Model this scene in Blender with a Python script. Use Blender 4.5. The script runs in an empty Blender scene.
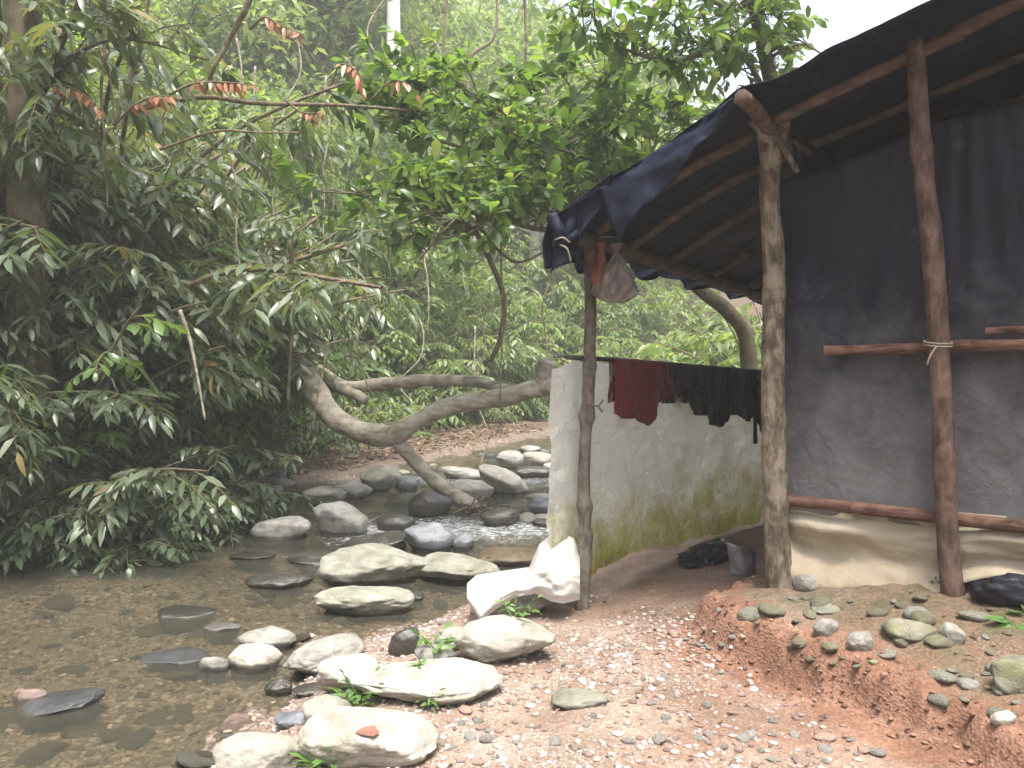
import bpy, bmesh, math, random
import numpy as np
from mathutils import Vector, Matrix

# ------------------------------------------------------------------ camera, sky, sun, exposure
SC = bpy.context.scene
COL = SC.collection
CZ = 1.75                       # lens height above the pool's water level
FPX = 800.0                     # focal length in pixels of a 1024 wide picture
cam_d = bpy.data.cameras.new('camera'); cam = bpy.data.objects.new('camera', cam_d); COL.objects.link(cam)
cam_d.sensor_width = 36; cam_d.lens = 36*FPX/1024; cam_d.clip_start = 0.05; cam_d.clip_end = 1000
cam.location = (0, 0, CZ); cam.rotation_euler = (math.radians(90-0.29), 0, 0)
SC.camera = cam
SUN_EL, SUN_AZ = math.radians(71), math.radians(166)     # azimuth clockwise from +Y: high over the clearing behind the camera
world = bpy.data.worlds.new('World'); SC.world = world; world.use_nodes = True
wn = world.node_tree.nodes; wl = world.node_tree.links
for n in list(wn): wn.remove(n)
sky = wn.new('ShaderNodeTexSky'); sky.sky_type = 'NISHITA'; sky.sun_disc = False
sky.sun_elevation = SUN_EL; sky.sun_rotation = SUN_AZ; sky.dust_density = 6.0; sky.air_density = 1.0; sky.ozone_density = 0.6
bg = wn.new('ShaderNodeBackground'); bg.inputs['Strength'].default_value = 0.15
wo = wn.new('ShaderNodeOutputWorld'); wl.new(sky.outputs[0], bg.inputs[0]); wl.new(bg.outputs[0], wo.inputs[0])
sun_d = bpy.data.lights.new('sun', 'SUN'); sun_d.energy = 2.9; sun_d.angle = math.radians(20); sun_d.color = (1, .96, .9)
sun = bpy.data.objects.new('sun', sun_d); COL.objects.link(sun)
sv = Vector((math.sin(SUN_AZ)*math.cos(SUN_EL), math.cos(SUN_AZ)*math.cos(SUN_EL), math.sin(SUN_EL)))
sun.rotation_euler = sv.to_track_quat('Z', 'Y').to_euler(); sun.location = sv*60
SC.view_settings.view_transform = 'Standard'; SC.view_settings.look = 'None'
SC.view_settings.exposure = 1.6; SC.view_settings.gamma = 1
cy = SC.cycles
cy.max_bounces = 7; cy.diffuse_bounces = 3; cy.glossy_bounces = 3; cy.transmission_bounces = 3
cy.transparent_max_bounces = 8; cy.volume_bounces = 1; cy.use_denoising = True
cy.caustics_reflective = False; cy.caustics_refractive = False

# ------------------------------------------------------------------ small maths
def nrm(v):
    v = np.asarray(v, float)
    return v/np.maximum(np.linalg.norm(v, axis=-1, keepdims=True), 1e-9)
def W(px, py, d): return np.array([(px-512)/FPX*d, d, CZ-(py-380)/FPX*d])
def hash3(i, j, k, seed):
    n = (i*374761393 + j*668265263 + k*2147483647 + seed*1274126177) & 0xffffffff
    n = ((n ^ (n >> 13))*1274126177) & 0xffffffff
    n = ((n ^ (n >> 15))*2246822519) & 0xffffffff
    return ((n ^ (n >> 16)) & 0xffff)/65535.0
def vnoise(p, seed=0):
    p = np.asarray(p, float); f = np.floor(p); i = f.astype(np.int64); t = p-f; t = t*t*(3-2*t)
    r = 0
    for a in (0, 1):
        for b in (0, 1):
            for c in (0, 1):
                w = (t[..., 0] if a else 1-t[..., 0])*(t[..., 1] if b else 1-t[..., 1])*(t[..., 2] if c else 1-t[..., 2])
                r = r + w*hash3(i[..., 0]+a, i[..., 1]+b, i[..., 2]+c, seed)
    return r*2-1
def fbm(p, oct=4, seed=0, gain=.5):
    p = np.asarray(p, float); s = 0; a = 1; 
    for o in range(oct):
        s = s+a*vnoise(p*(2.03**o), seed+o*17); a *= gain
    return s
def sstep(a, b, x):
    t = np.clip((x-a)/(b-a), 0, 1); return t*t*(3-2*t)
def p3(x, y, z=0): return np.stack([x, y, np.zeros_like(x)+z], -1)
def catmull(pts, k=6):
    P = np.asarray(pts, float); n = len(P)
    Q = np.vstack([2*P[0]-P[1], P, 2*P[-1]-P[-2]]); out = []
    for i in range(n-1):
        a, b, c, d = Q[i], Q[i+1], Q[i+2], Q[i+3]
        for t in np.linspace(0, 1, k, endpoint=False):
            out.append(.5*((2*b)+(c-a)*t+(2*a-5*b+4*c-d)*t*t+(-a+3*b-3*c+d)*t**3))
    out.append(P[-1]); return np.array(out)

# ------------------------------------------------------------------ mesh building
class MB:
    def __init__(s): s.v = []; s.f = []; s.n = 0; s.att = {}
    def add(s, v, faces, **att):
        v = np.asarray(v, float); s.v.append(v)
        for f in faces:
            f = np.asarray(f, np.int64)
            if len(f): s.f.append(f+s.n)
        for k in set(list(att)+list(s.att)):
            a = s.att.setdefault(k, [np.zeros(s.n)] if s.n else [])
            a.append(np.broadcast_to(np.asarray(att.get(k, 0.0), float), (len(v),)).copy())
        s.n += len(v)
    def tube(s, pts, rad, n=8, rough=0.0, seed=0, cap=True, squash=None):
        P = np.asarray(pts, float); m = len(P); R = np.broadcast_to(np.asarray(rad, float), (m,))
        T = nrm(np.gradient(P, axis=0)); up = np.array([0, 0, 1.]) if abs(T[0, 2]) < .9 else np.array([1., 0, 0])
        A = np.zeros((m, 3)); a = np.cross(T[0], up)
        for i in range(m):
            a = a-T[i]*np.dot(a, T[i]); a = a/max(np.linalg.norm(a), 1e-9); A[i] = a
        B = np.cross(T, A); th = np.arange(n)/n*2*math.pi
        ring = A[:, None]*np.cos(th)[None, :, None]+B[:, None]*np.sin(th)[None, :, None]
        r = R[:, None]*np.ones((1, n))
        if rough:
            q = P[:, None]+ring*R[:, None, None]
            r = r*(1+rough*fbm(q/np.maximum(R.mean()*2.2, .01), 3, seed))
        v = (P[:, None]+ring*r[..., None]).reshape(-1, 3)
        i = np.arange(m-1)[:, None]*n; j = np.arange(n)[None]; k = (np.arange(n)+1)[None] % n
        q = np.stack([i+j, i+k, i+n+k, i+n+j], -1).reshape(-1, 4); fs = [q]
        if cap:
            v = np.vstack([v, P[0], P[-1]]); c0 = m*n; jj = np.arange(n); kk = (jj+1) % n
            fs += [np.stack([kk, jj, np.full(n, c0)], -1), np.stack([(m-1)*n+jj, (m-1)*n+kk, np.full(n, c0+1)], -1)]
        s.add(v, fs)
    def grid(s, v, flip=False, **att):
        a, b = v.shape[:2]; i = np.arange(a-1)[:, None]*b; j = np.arange(b-1)[None]
        q = np.stack([i+j, i+j+1, i+b+j+1, i+b+j], -1).reshape(-1, 4)
        if flip: q = q[:, ::-1]
        s.add(v.reshape(-1, 3), [q], **{k: np.asarray(x).reshape(-1) for k, x in att.items()})
    def build(s, name, mat, parent=None, smooth=True, origin=None, loc=None):
        v = np.vstack(s.v); o = np.zeros(3) if origin is None else np.asarray(origin, float)
        v = v-o
        me = bpy.data.meshes.new(name)
        me.vertices.add(len(v)); me.vertices.foreach_set('co', v.astype(np.float32).ravel())
        tot = np.concatenate([np.full(len(f), f.shape[1]) for f in s.f]); lo = np.concatenate([f.ravel() for f in s.f])
        me.loops.add(len(lo)); me.loops.foreach_set('vertex_index', lo.astype(np.int32))
        me.polygons.add(len(tot)); st = np.concatenate([[0], np.cumsum(tot)[:-1]])
        me.polygons.foreach_set('loop_start', st.astype(np.int32))
        me.update(calc_edges=True); me.validate()
        if smooth: me.polygons.foreach_set('use_smooth', np.ones(len(me.polygons), bool))
        for k, a in s.att.items():
            at = me.attributes.new(k, 'FLOAT', 'POINT'); at.data.foreach_set('value', np.concatenate(a).astype(np.float32))
        if mat: me.materials.append(mat)
        ob = bpy.data.objects.new(name, me); COL.objects.link(ob)
        if parent: ob.parent = parent
        if loc is not None: ob.location = loc
        elif origin is not None and parent is None: ob.location = o
        return ob
def tag(o, label=None, cat=None, group=None, kind=None):
    if label: o['label'] = label
    if cat: o['category'] = cat
    if group: o['group'] = group
    if kind: o['kind'] = kind
    return o
def empty(name, loc, label, cat, group=None):
    o = bpy.data.objects.new(name, None); COL.objects.link(o); o.empty_display_size = .1
    o.location = loc; return tag(o, label, cat, group)
def dup(root, loc, rotz=0, scale=1, label=None, group=None, tilt=(0, 0)):
    r = root.copy(); COL.objects.link(r); r.location = loc; r.rotation_euler = (tilt[0], tilt[1], rotz); r.scale = (scale,)*3
    if label: r['label'] = label
    if group: r['group'] = group
    for ch in list(root.children):
        c = ch.copy(); COL.objects.link(c); c.parent = r
    return r
def solid(o, t):
    m = o.modifiers.new('thickness', 'SOLIDIFY'); m.thickness = t; m.offset = 0; return o

# ------------------------------------------------------------------ materials
class NT:
    def __init__(s, name):
        s.m = bpy.data.materials.new(name); s.m.use_nodes = True; s.t = s.m.node_tree; s.n = s.t.nodes
        for x in list(s.n): s.n.remove(x)
        s.out = s.n.new('ShaderNodeOutputMaterial')
    def l(s, a, b): s.t.links.new(a, b)
    def put(s, sock, v):
        if isinstance(v, bpy.types.NodeSocket): s.l(v, sock)
        elif isinstance(v, (tuple, list)) and len(v) == 3 and sock.type == 'RGBA': sock.default_value = (*v, 1)
        else: sock.default_value = v
    def coord(s, kind='Object'): return s.n.new('ShaderNodeTexCoord').outputs[kind]
    def pos(s): return s.n.new('ShaderNodeNewGeometry').outputs['Position']
    def mapv(s, v, scale=(1, 1, 1), rot=(0, 0, 0)):
        m = s.n.new('ShaderNodeMapping'); s.l(v, m.inputs[0]); m.inputs['Scale'].default_value = scale; m.inputs['Rotation'].default_value = rot
        return m.outputs[0]
    def noise(s, v, scale, detail=4, rough=.55, dist=0, out=0):
        x = s.n.new('ShaderNodeTexNoise'); s.l(v, x.inputs['Vector']); x.inputs['Scale'].default_value = scale
        x.inputs['Detail'].default_value = detail; x.inputs['Roughness'].default_value = rough; x.inputs['Distortion'].default_value = dist
        return x.outputs[out]
    def voro(s, v, scale, feat='F1', out='Distance', rnd=1):
        x = s.n.new('ShaderNodeTexVoronoi'); x.feature = feat; s.l(v, x.inputs['Vector']); x.inputs['Scale'].default_value = scale
        x.inputs['Randomness'].default_value = rnd
        return x.outputs[out]
    def attr(s, name): 
        x = s.n.new('ShaderNodeAttribute'); x.attribute_name = name; return x.outputs['Fac']
    def ramp(s, f, stops, interp='LINEAR'):
        x = s.n.new('ShaderNodeValToRGB'); s.put(x.inputs[0], f); r = x.color_ramp; r.interpolation = interp
        while len(r.elements) < len(stops): r.elements.new(.5)
        for e, (p, c) in zip(r.elements, stops):
            e.position = p; e.color = (*c, 1) if isinstance(c, (tuple, list)) else (c, c, c, 1)
        return x.outputs[0]
    def math(s, op, a, b=0, c=None, clamp=False):
        x = s.n.new('ShaderNodeMath'); x.operation = op; x.use_clamp = clamp; s.put(x.inputs[0], a); s.put(x.inputs[1], b)
        if c is not None: s.put(x.inputs[2], c)
        return x.outputs[0]
    def mix(s, f, a, b, mode='MIX'):
        x = s.n.new('ShaderNodeMix'); x.data_type = 'RGBA'; x.blend_type = mode; s.put(x.inputs[0], f); s.put(x.inputs[6], a); s.put(x.inputs[7], b)
        return x.outputs[2]
    def sep(s, v, k):
        x = s.n.new('ShaderNodeSeparateXYZ'); s.l(v, x.inputs[0]); return x.outputs[k]
    def bump(s, h, strength=.5, dist=.02, prev=None):
        x = s.n.new('ShaderNodeBump'); s.put(x.inputs['Height'], h); x.inputs['Strength'].default_value = strength
        x.inputs['Distance'].default_value = dist
        if prev is not None: s.l(prev, x.inputs['Normal'])
        return x.outputs[0]
    def bsdf(s, color, rough=.6, bump=None, spec=.5, metal=0, **kw):
        b = s.n.new('ShaderNodeBsdfPrincipled'); s.put(b.inputs['Base Color'], color); s.put(b.inputs['Roughness'], rough)
        b.inputs['Specular IOR Level'].default_value = spec; b.inputs['Metallic'].default_value = metal
        if bump is not None: s.l(bump, b.inputs['Normal'])
        for k, v in kw.items(): s.put(b.inputs[k], v)
        return b.outputs[0]
    def mixs(s, f, a, b):
        x = s.n.new('ShaderNodeMixShader'); s.put(x.inputs[0], f); s.l(a, x.inputs[1]); s.l(b, x.inputs[2]); return x.outputs[0]
    def end(s, surf): s.l(surf, s.out.inputs[0]); return s.m

def leaf_mat(name, stops, rough=.4, trans=.3, tcol=(1.5, 1.5, .5), spec=.5):
    t = NT(name); a = t.attr('tint'); v = t.coord()
    oi = t.n.new('ShaderNodeObjectInfo').outputs['Random']
    f = t.math('ADD', a, t.math('MULTIPLY', t.math('SUBTRACT', oi, .5), .25), clamp=True)
    c = t.ramp(f, stops)
    c = t.mix(t.math('MULTIPLY', t.noise(v, 9, 2), .5), c, t.mix(.5, c, (.16, .15, .09)))
    b = t.bsdf(c, rough, spec=spec)
    tr = t.n.new('ShaderNodeBsdfTranslucent'); t.l(t.mix(1.0, c, tcol, 'MULTIPLY'), tr.inputs[0])
    return t.end(t.mixs(trans, b, tr.outputs[0]))
M = {}
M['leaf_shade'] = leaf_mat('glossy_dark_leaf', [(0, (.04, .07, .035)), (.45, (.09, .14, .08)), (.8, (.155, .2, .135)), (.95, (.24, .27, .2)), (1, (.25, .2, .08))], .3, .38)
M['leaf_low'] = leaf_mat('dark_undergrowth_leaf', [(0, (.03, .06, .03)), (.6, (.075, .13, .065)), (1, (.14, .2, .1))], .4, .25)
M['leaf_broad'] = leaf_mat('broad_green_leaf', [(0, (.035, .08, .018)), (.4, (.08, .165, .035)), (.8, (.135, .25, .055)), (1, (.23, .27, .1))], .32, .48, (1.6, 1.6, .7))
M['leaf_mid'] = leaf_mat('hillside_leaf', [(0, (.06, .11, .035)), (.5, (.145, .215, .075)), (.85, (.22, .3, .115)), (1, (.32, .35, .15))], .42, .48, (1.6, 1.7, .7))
M['leaf_far'] = leaf_mat('distant_leaf', [(0, (.12, .18, .06)), (.5, (.23, .3, .12)), (1, (.35, .42, .2))], .5, .5, (1.5, 1.6, .8))  # paleness of sunlit haze put into the far leaf colour
M['leaf_red'] = leaf_mat('young_orange_leaf', [(0, (.26, .08, .05)), (.4, (.36, .15, .07)), (.7, (.36, .25, .1)), (1, (.34, .34, .26))], .3, .3, (1.4, 1.1, .8))
M['leaf_brown'] = leaf_mat('fallen_brown_leaf', [(0, (.14, .05, .04)), (.5, (.2, .075, .055)), (1, (.26, .12, .08))], .6, .1, (1, 1, 1))
M['leaf_weed'] = leaf_mat('fresh_weed_leaf', [(0, (.05, .12, .03)), (.5, (.1, .22, .05)), (1, (.2, .3, .1))], .4, .35)
M['leaf_dead'] = leaf_mat('dead_leaf', [(0, (.06, .035, .02)), (.5, (.16, .09, .05)), (1, (.3, .2, .12))], .7, .1, (1, 1, 1))

def bark(name, c0, c1, c2, scale=18, moss=0, st=(1, 1, .35)):
    t = NT(name); v = t.coord(); n = t.noise(t.mapv(v, st), scale, 6, .65)
    c = t.ramp(n, [(.3, c0), (.5, c1), (.72, c2)])
    p = t.ramp(t.noise(v, scale*.35, 4), [(.5, 0), (.62, 1)])
    c = t.mix(t.math('MULTIPLY', p, .6), c, c2)
    if moss:
        mm = t.ramp(t.noise(v, 3.5, 5), [(.45, 0), (.65, 1)])
        c = t.mix(t.math('MULTIPLY', mm, moss), c, (.07, .085, .03))
    return t.end(t.bsdf(c, .85, t.bump(n, .8, .015), .25))
M['bark_log'] = bark('fallen_log_bark', (.12, .1, .075), (.3, .265, .21), (.46, .42, .35), 16, .35, (.3, .6, 1))
M['bark_dark'] = bark('mossy_bark', (.03, .024, .016), (.08, .065, .042), (.16, .14, .09), 14, .6)
M['bark_pale'] = bark('pale_bark', (.32, .3, .25), (.5, .47, .42), (.68, .66, .6), 8)
M['bark_white'] = bark('chalk_white_bark', (.6, .59, .55), (.74, .73, .7), (.84, .83, .8), 8)
M['bark_twig'] = bark('twig_bark', (.05, .038, .024), (.12, .095, .06), (.22, .18, .12), 25)
M['pole'] = bark('spotted_pole_bark', (.035, .028, .02), (.105, .085, .06), (.27, .235, .18), 26)
M['pole_red'] = bark('reddish_pole_bark', (.03, .02, .015), (.082, .053, .041), (.165, .112, .09), 22)
M['pole_grey'] = bark('grey_pole_bark', (.045, .038, .03), (.11, .095, .075), (.2, .18, .15), 24)
M['split_wood'] = bark('split_timber', (.035, .018, .013), (.1, .052, .037), (.19, .115, .085), 40, 0, (.12, .12, 1))
M['rafter_wood'] = bark('dark_rafter_wood', (.035, .024, .018), (.08, .056, .04), (.14, .1, .075), 30, 0, (.2, .2, 1))  # dark brown wood tone, streaked along the length

def rock_mat(name, c0, c1, c2, rough=.75, moss=0., mossc=(.12, .13, .05), spec=.35):
    t = NT(name); v = t.coord(); oi = t.n.new('ShaderNodeObjectInfo').outputs['Random']
    vv = t.n.new('ShaderNodeVectorMath'); vv.operation = 'ADD'; t.l(v, vv.inputs[0])
    sc = t.n.new('ShaderNodeVectorMath'); sc.operation = 'SCALE'; sc.inputs[0].default_value = (37, 11, 53); t.l(oi, sc.inputs['Scale']); t.l(sc.outputs[0], vv.inputs[1])
    v = vv.outputs[0]
    n = t.noise(v, 7, 8, .62, .6); f = t.noise(v, 60, 4, .7); band = t.noise(t.mapv(v, (1, 1, 6), (.3, .2, 0)), 5, 5, .6)
    c = t.ramp(t.math('ADD', t.math('MULTIPLY', n, .6), t.math('MULTIPLY', band, .4)), [(.32, c0), (.5, c1), (.68, c2)])
    c = t.mix(t.ramp(f, [(.58, 0), (.75, .55)]), c, c0)
    c = t.mix(t.ramp(t.voro(t.mix(.25, v, t.noise(v, 3, 4, .6, 0, 1)), 2.6, 'DISTANCE_TO_EDGE'), [(0, .6), (.012, 0)]), c, c0)
    if moss: c = t.mix(t.math('MULTIPLY', t.ramp(t.noise(v, 4.5, 6, .65), [(.44, 0), (.6, 1)]), moss), c, mossc)
    c = t.mix(1.0, c, t.ramp(oi, [(0, .8), (1, 1.15)]), 'MULTIPLY')
    h = t.math('ADD', t.math('MULTIPLY', n, .7), t.math('MULTIPLY', f, .25))
    P = t.pos(); mr = t.n.new('ShaderNodeMapRange'); t.l(t.sep(P, 1), mr.inputs[0]); mr.inputs[1].default_value = 8.3; mr.inputs[2].default_value = 20; mr.inputs[3].default_value = 0; mr.inputs[4].default_value = .42
    up = t.math('SUBTRACT', t.math('SUBTRACT', t.sep(P, 2), mr.outputs[0]), t.math('MULTIPLY', t.noise(P, 7, 3), .09))
    wet = t.ramp(up, [(0, 1), (.02, 0)])          # water stain left by the stream's level
    c = t.mix(wet, c, t.mix(.7, c, (.02, .018, .014)))
    return t.end(t.bsdf(c, t.mix(wet, (rough,)*3, (.22,)*3), t.bump(h, .7, .035), spec))
M['rock_pale'] = rock_mat('pale_river_stone', (.17, .157, .132), (.34, .323, .28), (.49, .472, .43), .75, .3, (.24, .23, .14))
M['rock_grey'] = rock_mat('grey_river_stone', (.12, .115, .105), (.24, .235, .215), (.37, .36, .33), .65, .2)
M['rock_green'] = rock_mat('greenish_river_stone', (.1, .1, .08), (.21, .21, .175), (.33, .33, .28), .7, .4, (.13, .135, .075))
M['rock_blue'] = rock_mat('bluish_damp_stone', (.06, .066, .074), (.13, .14, .155), (.22, .235, .25), .3, 0)
M['rock_wet'] = rock_mat('dark_wet_stone', (.018, .017, .015), (.045, .042, .036), (.09, .085, .075), .16, .15, (.05, .05, .025), .6)
M['rock_brown'] = rock_mat('brown_stream_stone', (.05, .036, .02), (.11, .08, .048), (.18, .14, .09), .4, .3, (.07, .07, .03))
M['rock_moss'] = rock_mat('mossy_slab_stone', (.08, .076, .058), (.16, .155, .115), (.25, .24, .18), .85, .6, (.15, .155, .06))
M['rock_pink'] = rock_mat('pinkish_stone', (.2, .13, .1), (.34, .24, .2), (.45, .36, .3), .6, 0)

# tarpaulins and cloth
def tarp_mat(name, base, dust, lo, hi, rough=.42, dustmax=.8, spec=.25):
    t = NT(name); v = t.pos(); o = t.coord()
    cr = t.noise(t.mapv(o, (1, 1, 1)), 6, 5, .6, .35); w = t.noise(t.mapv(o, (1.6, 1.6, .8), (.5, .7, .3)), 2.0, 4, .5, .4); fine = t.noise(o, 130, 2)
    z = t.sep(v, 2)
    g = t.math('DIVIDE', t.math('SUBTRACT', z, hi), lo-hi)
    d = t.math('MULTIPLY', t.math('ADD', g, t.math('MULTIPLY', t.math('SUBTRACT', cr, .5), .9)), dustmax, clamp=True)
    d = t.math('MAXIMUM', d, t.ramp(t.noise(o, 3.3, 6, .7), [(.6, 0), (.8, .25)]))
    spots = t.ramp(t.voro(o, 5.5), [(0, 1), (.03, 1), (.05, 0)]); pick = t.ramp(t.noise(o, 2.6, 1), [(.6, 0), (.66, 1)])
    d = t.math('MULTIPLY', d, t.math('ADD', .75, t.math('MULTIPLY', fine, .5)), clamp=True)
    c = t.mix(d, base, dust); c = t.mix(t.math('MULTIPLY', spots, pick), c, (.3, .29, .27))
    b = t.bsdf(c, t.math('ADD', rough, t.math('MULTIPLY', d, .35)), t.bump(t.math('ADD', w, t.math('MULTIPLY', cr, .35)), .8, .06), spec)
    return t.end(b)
M['tarp_wall'] = tarp_mat('dusty_bounce_lit_black_tarp', (.012, .0128, .022), (.17, .168, .17), .95, 2.25, .5, .85, .15)  # lower wall paled by dust and by ground bounce light put into the colour
M['tarp_roof'] = tarp_mat('black_blue_tarp', (.011, .0135, .028), (.026, .03, .045), -9, -8, .55, .8, .1)
M['tarp_beige'] = tarp_mat('soiled_beige_tarp', (.36, .33, .25), (.24, .17, .11), .55, 1.0, .6, .7)
M['tarp_scrap'] = tarp_mat('black_plastic_scrap', (.016, .016, .022), (.12, .1, .085), -9, -8, .3)
def sheet_mat():
    t = NT('mildewed_white_plastic'); v = t.pos(); z = t.sep(v, 2)
    n = t.noise(v, 3.2, 7, .68); n2 = t.noise(t.mapv(v, (2.5, 2.5, .7)), 5, 6, .65); f = t.noise(v, 40, 3, .7)
    g = t.math('DIVIDE', t.math('SUBTRACT', 1.14, z), .9)
    k = t.math('ADD', g, t.math('ADD', t.math('MULTIPLY', t.math('SUBTRACT', n, .5), 1.5), t.math('MULTIPLY', t.math('SUBTRACT', n2, .5), .7)))
    k = t.math('ADD', k, t.math('MULTIPLY', t.math('SUBTRACT', f, .5), .5))
    c = t.ramp(k, [(.12, (.8, .8, .75)), (.4, (.66, .64, .48)), (.62, (.52, .49, .22)), (.9, (.38, .36, .09)), (1, (.26, .24, .06))])
    cr = t.noise(v, 9, 5, .6, 1.5)
    bb_ = t.bump(t.math('ADD', cr, t.math('MULTIPLY', n2, .8)), .8, .045)
    b = t.bsdf(c, .5, bb_, .4)
    tr = t.n.new('ShaderNodeBsdfTranslucent'); t.l(c, tr.inputs[0]); t.l(bb_, tr.inputs[1])
    return t.end(t.mixs(.65, b, tr.outputs[0]))
M['sheet'] = sheet_mat()
def cloth_mat(name, col, pat=None, rough=.9):
    t = NT(name); o = t.coord(); n = t.noise(o, 300, 2); c = t.mix(t.math('MULTIPLY', t.noise(o, 9, 4), .6), col, tuple(x*.55 for x in col))
    if pat: c = t.mix(t.ramp(t.noise(o, 24, 3, .6, 1), [(.5, 0), (.56, 1)]), c, pat)
    return t.end(t.bsdf(c, rough, t.bump(n, .3, .004), .15, **{'Sheen Weight': .2}))
M['cloth_red'] = cloth_mat('dark_red_cotton', (.16, .012, .02))
M['cloth_black'] = cloth_mat('black_cotton', (.007, .007, .008))
M['cloth_pat'] = cloth_mat('patterned_dark_cotton', (.012, .012, .016), (.05, .05, .06))
def sack_mat():
    t = NT('white_woven_plastic'); o = t.coord(); w = t.noise(o, 14, 4, .6, 1); c = t.ramp(t.noise(o, 5, 5), [(.35, (.52, .5, .44)), (.6, (.7, .69, .66))])
    b = t.bsdf(c, .45, t.bump(w, .45, .02), .4); tr = t.n.new('ShaderNodeBsdfTranslucent'); t.l(c, tr.inputs[0])
    return t.end(t.mixs(.25, b, tr.outputs[0]))
M['sack'] = sack_mat()
def bag_mat(name, c0, c1, a):
    t = NT(name); o = t.coord(); c = t.ramp(t.noise(o, 9, 4), [(.4, c0), (.6, c1)])
    b = t.bsdf(c, .45, t.bump(t.noise(o, 18, 4, .6, 1.5), .9, .03), .4); tp = t.n.new('ShaderNodeBsdfTransparent')
    return t.end(t.mixs(a, tp.outputs[0], b))
M['bag_clear'] = bag_mat('clear_plastic_bag', (.2, .165, .15), (.34, .31, .3), .72)
M['bag_fill'] = bag_mat('bundled_scraps', (.12, .08, .07), (.28, .23, .21), 1.0)
M['bag_orange'] = bag_mat('orange_plastic', (.2, .06, .035), (.27, .11, .07), 1.0)
t = NT('grey_tin'); o = t.coord(); M['tin'] = t.end(t.bsdf(t.ramp(t.noise(o, 9, 5), [(.4, (.13, .13, .13)), (.65, (.3, .3, .3))]), .5, None, .5, .4))
t = NT('twine'); M['twine'] = t.end(t.bsdf((.2, .17, .13), .8))
t = NT('blue_twine'); M['twine_dark'] = t.end(t.bsdf((.03, .03, .035), .6))

def ground_mat():
    t = NT('ground'); v = t.pos(); clay = t.attr('clay'); moss = t.attr('moss'); bed = t.attr('bed'); lit = t.attr('litter')
    n = t.noise(v, 3, 7, .62); f = t.noise(v, 45, 5, .7); cell = t.voro(v, 28, out='Color'); edge = t.voro(v, 28); cell2 = t.voro(v, 70, out='Color'); e2 = t.voro(v, 70)
    cv = t.sep(cell, 0); cv2 = t.sep(cell2, 0)
    soil = t.ramp(t.math('ADD', t.math('MULTIPLY', n, .6), t.math('MULTIPLY', f, .4)), [(.35, (.12, .085, .06)), (.5, (.2, .15, .113)), (.66, (.3, .245, .2))])
    grit = t.ramp(cv2, [(0, (.2, .14, .11)), (.5, (.34, .27, .23)), (1, (.5, .45, .41))])
    grav = t.mix(t.math('MULTIPLY', t.ramp(e2, [(.3, 1), (.55, 0)]), t.ramp(t.noise(v, 5, 4), [(.35, .1), (.6, .75)])), soil, grit)
    cl = t.ramp(t.math('ADD', t.math('MULTIPLY', n, .5), t.math('MULTIPLY', f, .5)), [(.32, (.09, .046, .028)), (.5, (.185, .1, .066)), (.68, (.3, .185, .135))])
    c = t.mix(clay, grav, cl)
    mo = t.ramp(f, [(.3, (.05, .05, .025)), (.6, (.1, .092, .052)), (.75, (.16, .13, .08))])
    c = t.mix(t.math('MULTIPLY', moss, t.ramp(t.noise(v, 6, 5, .65), [(.35, .1), (.6, 1)])), c, mo)
    bs = t.ramp(cv, [(0, (.045, .038, .03)), (.3, (.1, .08, .062)), (.6, (.165, .132, .105)), (.85, (.26, .215, .175)), (1, (.38, .3, .25))])
    bs2 = t.ramp(cv2, [(0, (.07, .056, .044)), (.5, (.17, .135, .108)), (1, (.33, .265, .22))])
    b = t.mix(t.ramp(t.noise(v, 2.2, 4), [(.42, 0), (.58, 1)]), bs, bs2)
    b = t.mix(t.ramp(t.noise(v, 1.1, 4), [(.5, 0), (.7, .6)]), b, (.07, .055, .028))
    b = t.mix(t.ramp(edge, [(.45, 0), (.75, .6)]), b, (.04, .028, .014))
    c = t.mix(bed, c, b)
    li = t.ramp(f, [(.3, (.03, .02, .012)), (.55, (.09, .06, .04)), (.72, (.2, .15, .11))])
    c = t.mix(lit, c, li)
    h = t.math('ADD', t.math('MULTIPLY', f, .5), t.math('MULTIPLY', e2, -.35))
    rg = t.math('SUBTRACT', .9, t.math('MULTIPLY', bed, .25))
    return t.end(t.bsdf(c, rg, t.bump(h, .7, .025), .25))
M['ground'] = ground_mat()
def water_mat():
    t = NT('stream_water'); v = t.pos(); fo = t.attr('foam'); rr = t.attr('rapid')
    n1 = t.noise(t.mapv(v, (1, 2.4, 1)), 3.2, 4, .55, .8); n2 = t.noise(t.mapv(v, (1.3, 2.2, 1)), 16, 4, .6, .6)
    h = t.math('ADD', t.math('MULTIPLY', n1, .5), t.math('MULTIPLY', n2, t.math('ADD', .2, t.math('MULTIPLY', rr, .6))))
    bp = t.bump(h, .55, .035)
    tp = t.n.new('ShaderNodeBsdfTransparent'); tp.inputs[0].default_value = (.9, .86, .72, 1)
    gl = t.n.new('ShaderNodeBsdfGlossy'); gl.inputs['Roughness'].default_value = .03; t.l(bp, gl.inputs['Normal'])
    fr = t.n.new('ShaderNodeFresnel'); fr.inputs[0].default_value = 1.4; t.l(bp, fr.inputs['Normal'])
    mk_ = t.mixs(.3, tp.outputs[0], t.bsdf((.1, .1, .08), .9, None, 0))
    s = t.mixs(fr.outputs[0], mk_, gl.outputs[0])
    st = t.noise(t.mapv(v, (2.2, 5, 1)), 7, 6, .7, 1.0)
    k = t.math('MULTIPLY', t.ramp(t.math('ADD', st, t.math('MULTIPLY', t.math('SUBTRACT', fo, .5), .5)), [(.56, 0), (.72, 1)]), t.ramp(fo, [(.05, 0), (.3, .85)]))
    wh = t.bsdf((.62, .65, .67), .4, bp)
    return t.end(t.mixs(k, s, wh))
M['water'] = water_mat()

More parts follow.
